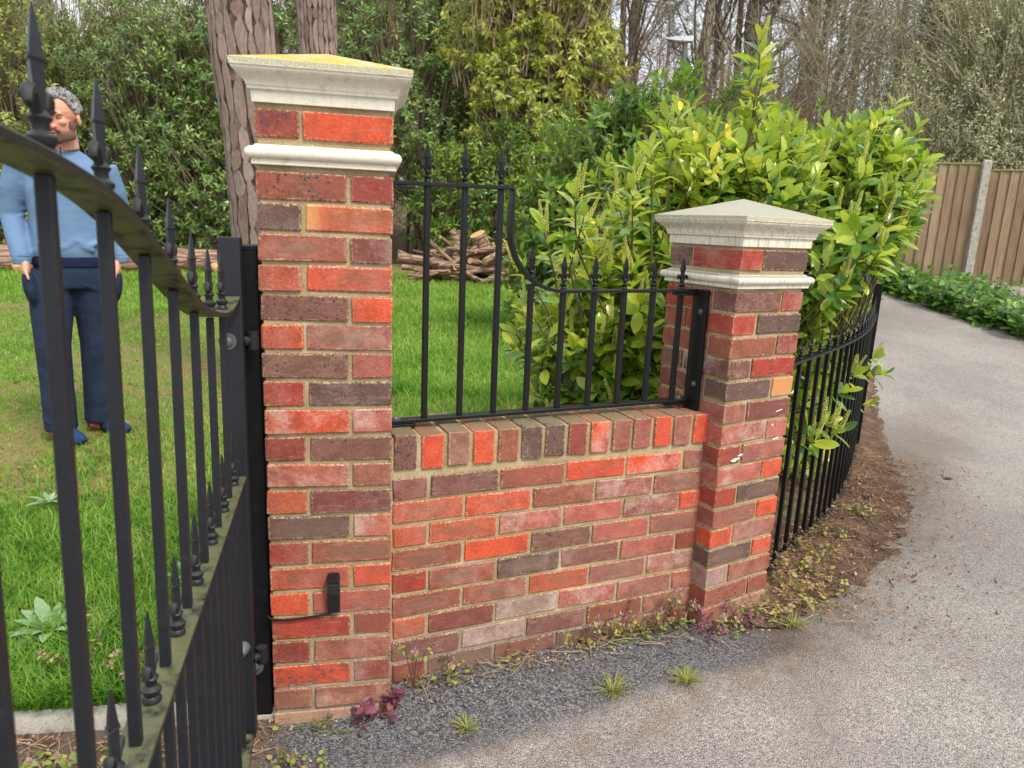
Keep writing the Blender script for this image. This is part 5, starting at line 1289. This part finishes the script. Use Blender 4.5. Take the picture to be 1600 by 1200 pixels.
for k, (x, y, h, ns) in enumerate(((1.03, 2.46, .05, 6), (1.12, 2.60, .10, 8), (1.19, 2.70, .08, 8), (1.28, 2.80, .09, 8), (1.37, 2.90, .06, 6), (1.22, 2.55, .05, 7), (1.50, 3.10, .05, 6), (1.32, 2.68, .04, 5), (1.75, 3.4, .05, 6))):
    weed(x, y, 40 + k, h, ns, 'dead nettle on the bare earth beside the path railing', 'dead nettles on the earth bank', spread=.07, size=.026)
for k, (x, y) in enumerate(((-.56, 1.65), (-.51, 1.64))): weed(x, y, 60 + k, .05, 4, 'pink flowered dead nettle on the dark tarmac near the gate', 'dead nettles on the tarmac', spread=.03)
for k, (x, y) in enumerate(((-1.20, 1.93), (-1.12, 1.95), (-1.06, 1.92), (-1.28, 1.96))): weed(x, y, 70 + k, .11, 5, 'pink flowered dead nettle in the lawn edge behind the gate bars', 'dead nettles in the lawn edge', spread=.06, size=.024)
for k, (x, y) in enumerate(((-1.1, 1.62), (-.98, 1.66), (-1.2, 1.6))): weed(x, y, 80 + k, .06, 5, 'low green weed in the dirt in front of the lawn edging', 'weeds in front of the edging', spread=.07, size=.026)
MAT['tuft'] = leaf_mat('dry grass tuft', [(0, lin(88, 112, 42)), (.4, lin(120, 138, 62)), (.7, lin(168, 158, 96)), (1, lin(190, 170, 124))], lin(150, 150, 84), .6, .3, .2)
def tuft(x, y, seed, n, h, lab):
    r_ = np.random.RandomState(seed); root = empty('grass_tuft', (x, y, h_any(x, y)), 0, lab, 'grass tuft', 'grass tufts growing through the tarmac')
    an = r_.uniform(0, 6.28, n); le = r_.uniform(.2, 2.4, n); hg = h * r_.uniform(.5, 1, n); B = np.stack([np.cos(an), np.sin(an), np.zeros(n)], 1) * r_.uniform(0, .015, (n, 1)); d = np.stack([np.cos(an) * le, np.sin(an) * le, np.ones(n)], 1)
    M_ = B + d * (hg * .6)[:, None]; T = M_ + (d * [1, 1, .1]) * (hg * .5)[:, None]; sd2 = np.stack([-np.sin(an), np.cos(an), np.zeros(n)], 1) * .0014
    V = np.stack([B - sd2, B + sd2, M_ + sd2, M_ - sd2, T + sd2 * .1, T - sd2 * .1], 1).reshape(-1, 3); F = np.array([(0, 1, 2, 3), (3, 2, 4, 5)])
    link('blades', np_mesh('blades', V, (F[None] + (np.arange(n) * 6)[:, None, None]).reshape(-1, 4), MAT['tuft'], True), root)['kind'] = 'stuff'
tuft(.35, 1.95, 1, 90, .04, 'small grass tuft in the dark tarmac below the middle of the low wall')
tuft(.59, 2.0, 2, 90, .04, 'small grass tuft in the dark tarmac nearest the shorter pier')
tuft(-.09, 1.81, 3, 60, .03, 'small yellowing grass tuft in the dark tarmac nearest the tall pier')
tuft(1.06, 2.36, 4, 80, .035, 'small grass tuft at the outer corner of the shorter pier')
# silvery rosette plants in the lawn
MAT['felt'] = leaf_mat('silvery felted leaf', [(0, lin(104, 136, 92)), (1, lin(148, 172, 128))], lin(150, 170, 132), .7, .15, .2)
def rosette(x, y, seed, n, size, lab):
    r_ = np.random.RandomState(seed); root = empty('silver_rosette', (x, y, float(h_lawn(x, y))), 0, lab, 'plant', 'silvery leaved plants in the lawn')
    me = np_mesh('leaf', *leaf_tpl([0, .3, .6, .85, 1], [.02, .10, .15, .09, .01], .2, .35), MAT['felt'], True)
    for k in range(n):
        a = k * 2.4; el = .95 - .8 * k / n
        link('leaf', me, root, M=frame((0, 0, .03), (math.cos(a), math.sin(a), el + .25), (-math.cos(a) * el, -math.sin(a) * el, 1), size * r_.uniform(.7, 1.1)))
rosette(-1.50, 2.13, 1, 18, .15, 'biggest silvery green rosette plant in the grass close behind the gate')
rosette(-2.02, 2.95, 2, 9, .10, 'small silvery rosette plant in the grass further back at the left edge')
rosette(-1.18, 2.45, 3, 8, .10, 'small silvery rosette plant seen low between the gate bars near the stile')
# odd dark leaves and a pine cone on the path
for k, (x, y, s_) in enumerate(((2.63, 4.08, .05), (2.98, 5.9, .07), (1.64, 3.1, .04))):
    mb = MB(); q = random.Random(k)
    rg = []
    for j in range(5):
        u = j / 4; rg.append([(s_ * (u - .5) + .004 * math.sin(6.283 * i / 7), s_ * .35 * math.sin(math.pi * (u * .8 + .12)) * math.cos(6.283 * i / 7) * q.uniform(.8, 1.2), max(0, .006 + s_ * .22 * math.sin(math.pi * (u * .8 + .1)) * (.5 + .5 * math.sin(6.283 * i / 7)))) for i in range(7)])
    o = mb.loft(rg).build('curled_leaf', plain('dark dead leaf', lin(82, 62, 52), .8), None, (x, y, h_any(x, y) + (.02 if k == 2 else 0)), smooth=True)
    o.rotation_euler.z = k * 1.3
    tag(o, ['dark curled dead leaf lying alone on the middle of the path', 'dark dead leaf lying far up the path near the railing end', 'dark curled dead leaf on the earth beside the curved railing'][k], 'leaf', 'dead leaves on the path')

# ------------------------------------------------------------------ the man
t = NT('skin'); p = t.obj(); n1 = t.noise(p, 60, 3); n2 = t.noise(p, 300, 3, .7); s_ = t.n('SeparateXYZ', {0: p}).outputs
c = t.mix(n1, lin(206, 142, 116), lin(222, 162, 136))
MAT['skin'] = t.fin(c, .5, t.bump(n2, .12, .002), .4); t.set(t.b.inputs['Subsurface Weight'], .1); t.set(t.b.inputs['Subsurface Radius'], (.01, .004, .002))
def cloth(name, a, b_, weave, fold=9):
    t = NT(name); p = t.obj(); n1 = t.noise(p, fold, 4, .6); n2 = t.noise(p, weave, 2, .8); q = t.vmath('MULTIPLY', p, (.7, .7, 1)); n3 = t.noise(q, fold, 3, .5)
    return t.fin(t.mix(n1, a, b_), .9, t.bump(n2, .3, .002, t.bump(n3, .5, .025)), .15)
MAT['jumper'] = cloth('mid blue knitted cotton', lin(92, 118, 148), lin(112, 138, 168), 420)
MAT['denim'] = cloth('dark navy denim', lin(22, 30, 46), lin(52, 62, 84), 520, 11)
MAT['hem'] = cloth('navy shirt hem', lin(28, 34, 58), lin(36, 42, 70), 400)
MAT['slipper'] = cloth('blue felt slipper', lin(32, 52, 88), lin(44, 66, 106), 260)
MAT['orange'] = cloth('orange felt', lin(206, 84, 48), lin(222, 104, 62), 260)
t = NT('grey hair'); p = t.obj(); n1 = t.noise(t.vmath('MULTIPLY', p, (1, 1, .5)), 130, 4, .7); n2 = t.noise(p, 16, 3); zc = t.n('SeparateXYZ', {0: p}).outputs[2]
c = t.mix(t.mr(t.math('ADD', n1, t.math('MULTIPLY', n2, .6)), .55, 1.0), lin(52, 48, 48), lin(176, 172, 170))
MAT['hair'] = t.fin(c, .6, t.bump(n1, 1, .01), .3)
MAT['beard'] = plain('dark stubble', lin(104, 78, 68), .8, .2, bscale=300, var=.4)
MX, MY, MYAW = -2.335, 3.78, R(30)
mz = float(h_lawn(MX, MY))
man = empty('person', (MX, MY, mz + .022), MYAW, 'man in blue jumper and navy trousers standing on the lawn, hand in pocket', 'person')
def remeshed(mb, name, m, parent, vox, it=6):
    o = mb.build(name, m, parent)
    r_ = o.modifiers.new('one skin', 'REMESH'); r_.mode = 'VOXEL'; r_.voxel_size = vox; r_.use_smooth_shade = True
    s2 = o.modifiers.new('soften', 'SMOOTH'); s2.iterations = it; s2.factor = .5
    return o
def ell(c, rx, ry, z, n=20, pw=2.4):
    out = []
    for k in range(n):
        a = 2 * math.pi * k / n; ca, sa = math.cos(a), math.sin(a)
        out.append((c[0] + rx * math.copysign(abs(ca) ** (2 / pw), ca), c[1] + ry * math.copysign(abs(sa) ** (2 / pw), sa), z))
    return out
def limbt(mb, P, r, n=12):
    # dense smooth path
    P = [Vector(p) for p in P]; Q = []; RR = []
    for i in range(len(P) - 1):
        for k in range(5): u = k / 5; Q.append(P[i].lerp(P[i + 1], u)); RR.append(r[i] + (r[i + 1] - r[i]) * u)
    Q.append(P[-1]); RR.append(r[-1]); mb.tube(Q, RR, n); 
    for p, q in zip(P[1:-1], r[1:-1]): mb.ball(p, q * .98, n=10, m=6)
# joints (x to his left, -y forward)
RH, LH = Vector((-.195, -.085, .885)), Vector((.205, -.02, .885))
legs = {-1: [(-.095, .0, .90), (-.115, -.05, .50), (-.115, -.03, .10)], 1: [(.095, .01, .90), (.085, .04, .50), (.07, .09, .10)]}
arms = {-1: [(-.178, .01, 1.425), (-.242, .06, 1.16), RH + Vector((-.015, .02, .06))], 1: [(.178, .01, 1.425), (.242, .08, 1.17), LH + Vector((.02, .03, .07))]}
# body: one continuous mesh under the clothes - trunk, limbs, hands, neck and head
HC = Vector((.015, -.06, 1.645)); HR = Matrix.Rotation(R(-30), 3, 'Z') @ Matrix.Rotation(R(13), 3, 'X')
def hp(x, y, z): return HC + HR @ Vector((x, y, z))
mb = MB()
mb.loft([ell((0, 0, 0), a, b_, z) for z, a, b_ in ((.86, .13, .09), (.95, .15, .10), (1.05, .135, .095), (1.2, .145, .1), (1.33, .16, .105), (1.42, .14, .09), (1.47, .08, .07))])
limbt(mb, [(0, .02, 1.45), (.003, -.02, 1.525), tuple(hp(0, .015, -.07))], [.064, .057, .056])
for s_ in (-1, 1):
    limbt(mb, legs[s_], [.075, .055, .042]); limbt(mb, arms[s_], [.05, .042, .032])
    f_ = legs[s_][2]; limbt(mb, [(f_[0], f_[1], .10), (f_[0], f_[1] - .005, .055), (f_[0] + .01, f_[1] - .04, .035)], [.042, .036, .024])
for s_, H_ in ((-1, RH), (1, LH)):
    mb.ball(H_ + Vector((0, 0, .02)), (.022, .042, .048), n=10, m=7)
    for k in range(4):
        y_ = -.030 + .02 * k; L_ = (.062, .075, .072, .055)[k]
        limbt(mb, [H_ + Vector((s_ * -.004, y_, -.015)), H_ + Vector((s_ * -.012, y_ * 1.05, -.015 - L_ * .55)), H_ + Vector((s_ * -.026, y_, -.015 - L_))], [.0095, .0088, .0072], 8)
    limbt(mb, [H_ + Vector((0, -.03, .02)), H_ + Vector((s_ * -.006, -.062, -.005)), H_ + Vector((s_ * -.012, -.068, -.035))], [.0115, .010, .008], 8)
remeshed(mb, 'body', MAT['skin'], man, .009, 3)
# head as a finer part of the same figure
hd = MB()
hd.ball(hp(0, .012, .035), (.076, .097, .088), HR, 18, 12)                       # skull
hd.ball(hp(0, -.032, -.025), (.060, .058, .082), HR, 16, 10)                     # face
hd.ball(hp(0, -.046, -.088), (.037, .038, .030), HR, 12, 8)                      # chin
for s_ in (-1, 1):
    hd.ball(hp(s_ * .043, -.018, -.062), (.020, .042, .034), HR @ Matrix.Rotation(.3, 3, 'X'), 10, 7)   # jaw
    hd.ball(hp(s_ * .036, -.066, -.012), (.023, .018, .018), HR, 10, 7)          # cheekbone
    hd.ball(hp(s_ * .030, -.079, .030), (.030, .014, .010), HR, 10, 7)           # brow
    hd.ball(hp(s_ * .078, .012, -.008), (.009, .019, .032), HR @ Matrix.Rotation(s_ * .35, 3, 'Z'), 10, 7)    # ear
    hd.ball(hp(s_ * .011, -.098, -.030), (.010, .011, .009), HR, 8, 6)           # nostril
limb_n = [hp(0, -.083, .024), hp(0, -.097, .0), hp(0, -.112, -.024), hp(0, -.100, -.034)]
limbt(hd, limb_n, [.010, .0105, .0125, .008], 10)
hd.ball(hp(0, -.088, -.053), (.021, .010, .0055), HR, 10, 6)
hd.ball(hp(0, -.086, -.068), (.018, .010, .0065), HR, 10, 6)
hd.loft([[tuple(hp(.045 * math.cos(a), .01 + .05 * math.sin(a), z)) for a in np.linspace(0, 2 * math.pi, 14, endpoint=False)] for z in (-.15, -.06)])
head = remeshed(hd, 'head', MAT['skin'], man, .0034, 4)
for s_ in (-1, 1):
    MB().ball(hp(s_ * .031, -.076, .012), (.0125, .008, .0062), HR, 10, 7).build('eye', plain('eye white', (.55, .5, .46), .25), man, smooth=True)
    MB().ball(hp(s_ * .031, -.0825, .0115), (.0052, .003, .0052), HR, 8, 6).build('iris', plain('dark iris', (.03, .02, .015), .2), man, smooth=True)
    MB().ball(hp(s_ * .031, -.078, .0185), (.015, .008, .0042), HR, 10, 6).build('eyelid', MAT['skin'], man, smooth=True)
    mb = MB(); limbt(mb, [hp(s_ * .012, -.0935, .031), hp(s_ * .032, -.0915, .0375), hp(s_ * .052, -.077, .033)], [.004, .0045, .002], 6); mb.build('eyebrow', MAT['hair'], man, smooth=True)
MB().ball(hp(0, -.0955, -.0605), (.0165, .004, .0042), HR, 10, 6).build('mouth', plain('open mouth', lin(120, 50, 46), .4), man, smooth=True)
MB().ball(hp(0, -.0935, -.0695), (.017, .006, .0042), HR, 10, 6).build('lower_lip', plain('lip', lin(196, 106, 98), .4), man, smooth=True)
# beard: a close shell round jaw, chin and upper lip
bd = MB()
for k in range(15):
    a = -1.25 + 2.5 * k / 14; x = .066 * math.sin(a); y = -.008 - .074 * math.cos(a) ** .9; bd.ball(hp(x, y, -.070 - .012 * math.cos(a)), (.012, .012, .024 + .002 * math.cos(a)), HR, 8, 6)
    if abs(a) > .95: bd.ball(hp(x * 1.07, y + .008, -.035), (.010, .012, .028), HR, 8, 6)
bd.ball(hp(0, -.075, -.098), (.03, .022, .018), HR, 10, 6)
for s_ in (-1, 1): bd.ball(hp(s_ * .015, -.0905, -.0475), (.016, .007, .0055), HR, 8, 6); bd.ball(hp(s_ * .027, -.083, -.058), (.007, .008, .014), HR, 8, 6)
remeshed(bd, 'beard', MAT['beard'], man, .0042, 2)
hr_ = MB(); q = random.Random(3)
for k in range(300):
    a = q.uniform(-2.6, 2.6); el = q.uniform(-.15, 1.5)
    if abs(a) < 1.0 and el < .72: continue
    if el < .1 and abs(a) < 1.45: continue
    d = Vector((math.sin(a) * math.cos(el), -math.cos(a) * math.cos(el), math.sin(el)))
    c_ = hp(d.x * .078, .012 + d.y * .097, .038 + d.z * .09)
    hr_.ball(c_, (.0125, .0125, .011), None, 7, 5)
    if el > .45: dv = HR @ Vector((q.gauss(0, .5), -.6 + q.gauss(0, .4), .8)); limbt(hr_, [c_, c_ + dv.normalized() * q.uniform(.012, .026)], [.009, .003], 5)
remeshed(hr_, 'hair', MAT['hair'], man, .0038, 4)
# jumper with sleeves
jm = MB()
jm.loft([ell((0, y_, 0), a, b_, z, 24) for z, a, b_, y_ in ((.955, .166, .118, 0), (.99, .176, .126, 0), (1.06, .170, .126, 0), (1.18, .170, .126, 0), (1.30, .180, .128, 0), (1.38, .180, .120, .005), (1.435, .156, .104, .012), (1.475, .115, .085, .016), (1.50, .08, .072, .016))])
for s_ in (-1, 1): limbt(jm, [arms[s_][0], ((arms[s_][0][0] + arms[s_][1][0]) / 2 + s_ * .012, .03, 1.30), arms[s_][1], Vector(arms[s_][1]).lerp(Vector(arms[s_][2]), .5), arms[s_][2]], [.068, .060, .054, .050, .043], 14)
for s_ in (-1, 1):                                                # folds at the elbows and waist
    for k in range(4): jm.ball(Vector(arms[s_][1]) + Vector((-s_ * .02, -.03, -.04 + .035 * k)), (.045, .03, .009), Matrix.Rotation(s_ * (.5 - .2 * k), 3, 'Y'), 10, 6)
for k in range(7): jm.ball((-.10 + .035 * k, -.115, 1.03 + .02 * math.sin(k * 2.1)), (.05, .02, .010), Matrix.Rotation(.5 * math.sin(k * 1.7), 3, 'Y'), 10, 6)
remeshed(jm, 'jumper', MAT['jumper'], man, .009, 4)
mb = MB(); n = 24; rg = []
for z, a, b_, o_ in ((1.475, .086, .078, 0), (1.505, .080, .072, 0), (1.555, .082, .076, -.004), (1.565, .079, .073, -.004), (1.555, .075, .069, -.004), (1.50, .070, .064, 0)):
    rg.append([(a * math.sin(2 * math.pi * k / n), .012 + o_ - b_ * math.cos(2 * math.pi * k / n), z - .045 * max(0, math.cos(2 * math.pi * k / n)) ** 4 * (z > 1.5)) for k in range(n)])
mb.loft(rg, cap=False).build('collar', MAT['jumper'], man, smooth=True)
mb = MB(); mb.box((0, -.118, 1.455), (.006, .004, .10), Matrix.Rotation(-.38, 3, 'X')); mb.build('zip', MAT['hem'], man)
MB().loft([ell((0, 0, 0), a, b_, z, 24) for z, a, b_ in ((.915, .172, .118), (.92, .176, .121), (.965, .174, .119))]).build('shirt_hem', MAT['hem'], man, smooth=40)
# trousers
tr_ = MB()
tr_.loft([ell((0, .005, 0), a, b_, z, 24) for z, a, b_ in ((.80, .165, .112), (.88, .176, .120), (.95, .168, .114), (.99, .160, .108))])
for s_ in (-1, 1):
    h_, k_, a_ = [Vector(p) for p in legs[s_]]
    limbt(tr_, [h_ + Vector((-s_ * .006, 0, -.04)), h_.lerp(k_, .5), k_, k_.lerp(a_, .5), a_ + Vector((0, 0, -.055))], [.108, .10, .083, .079, .08], 16)
    for k in range(5): tr_.ball(a_ + Vector((s_ * .01, -.01, .0 + .042 * k)), (.078 - .001 * k, .074, .010), Matrix.Rotation(.25 * (-1) ** k, 3, 'Y') @ Matrix.Rotation(.2, 3, 'X'), 12, 6)
    for k in range(3): tr_.ball(k_ + Vector((0, .02, -.05 + .05 * k)), (.079, .07, .011), Matrix.Rotation(.3 * (-1) ** k, 3, 'Y') @ Matrix.Rotation(-.25, 3, 'X'), 12, 6)
    for k in range(3): tr_.ball(Vector((s_ * .06, -.07, .82 + .03 * k)), (.07, .045, .008), Matrix.Rotation(s_ * (.5 + .15 * k), 3, 'Y'), 12, 6)
for s_, H_ in ((-1, RH), (1, LH)): tr_.ball(H_ + Vector((-s_ * .012, .02, -.075)), (.036, .085, .10), Matrix.Rotation(s_ * .12, 3, 'Y'), 14, 10)
remeshed(tr_, 'trousers', MAT['denim'], man, .009, 3)
for s_, H_ in ((-1, RH), (1, LH)):      # pocket the hand goes into
    mb = MB(); limbt(mb, [arms[s_][2] + Vector((0, 0, .015)), arms[s_][2] + Vector((0, 0, -.02))], [.044, .040]); mb.build('cuff', MAT['jumper'], man, smooth=True)
for s_ in (-1, 1):
    f_ = Vector(legs[s_][2]); yw = Matrix.Rotation(R(42 if s_ > 0 else 30), 3, 'Z'); mb = MB(); g = MB()
    prof = [(.075, .026, .050), (.06, .036, .062), (.02, .040, .068), (-.04, .043, .066), (-.10, .047, .056), (-.15, .045, .046), (-.185, .033, .036), (-.20, .012, .022)]
    mb.loft([[Vector((f_.x, f_.y, 0)) + yw @ Vector((w_ * math.cos(a), y_, .008 + max(0, hh_ * math.sin(a)) if math.sin(a) > 0 else .004)) for a in np.linspace(0, 2 * math.pi, 16, endpoint=False)] for y_, w_, hh_ in prof])
    sh = mb.build('slipper', MAT['slipper'], man, smooth=True)
    g.loft([[Vector((f_.x, f_.y, 0)) + yw @ Vector(((w_ + .002) * math.cos(a), y_, .009 + (hh_ + .004) * max(0, math.sin(a)))) for a in np.linspace(-.1, math.pi + .1, 12)] for y_, w_, hh_ in ((-.035, .043, .068), (-.065, .045, .064), (-.085, .046, .060))])
    g.build('slipper_band', MAT['hem'], sh, smooth=True)
    g = MB(); g.loft([[Vector((f_.x, f_.y, 0)) + yw @ Vector(((w_ + .002) * math.cos(a), y_, .009 + (hh_ + .004) * max(0, math.sin(a)))) for a in np.linspace(-.1, math.pi + .1, 12)] for y_, w_, hh_ in ((.04, .0385, .068), (.0, .0415, .07), (-.034, .043, .069))])
    g.build('slipper_top', MAT['orange'], sh, smooth=True)
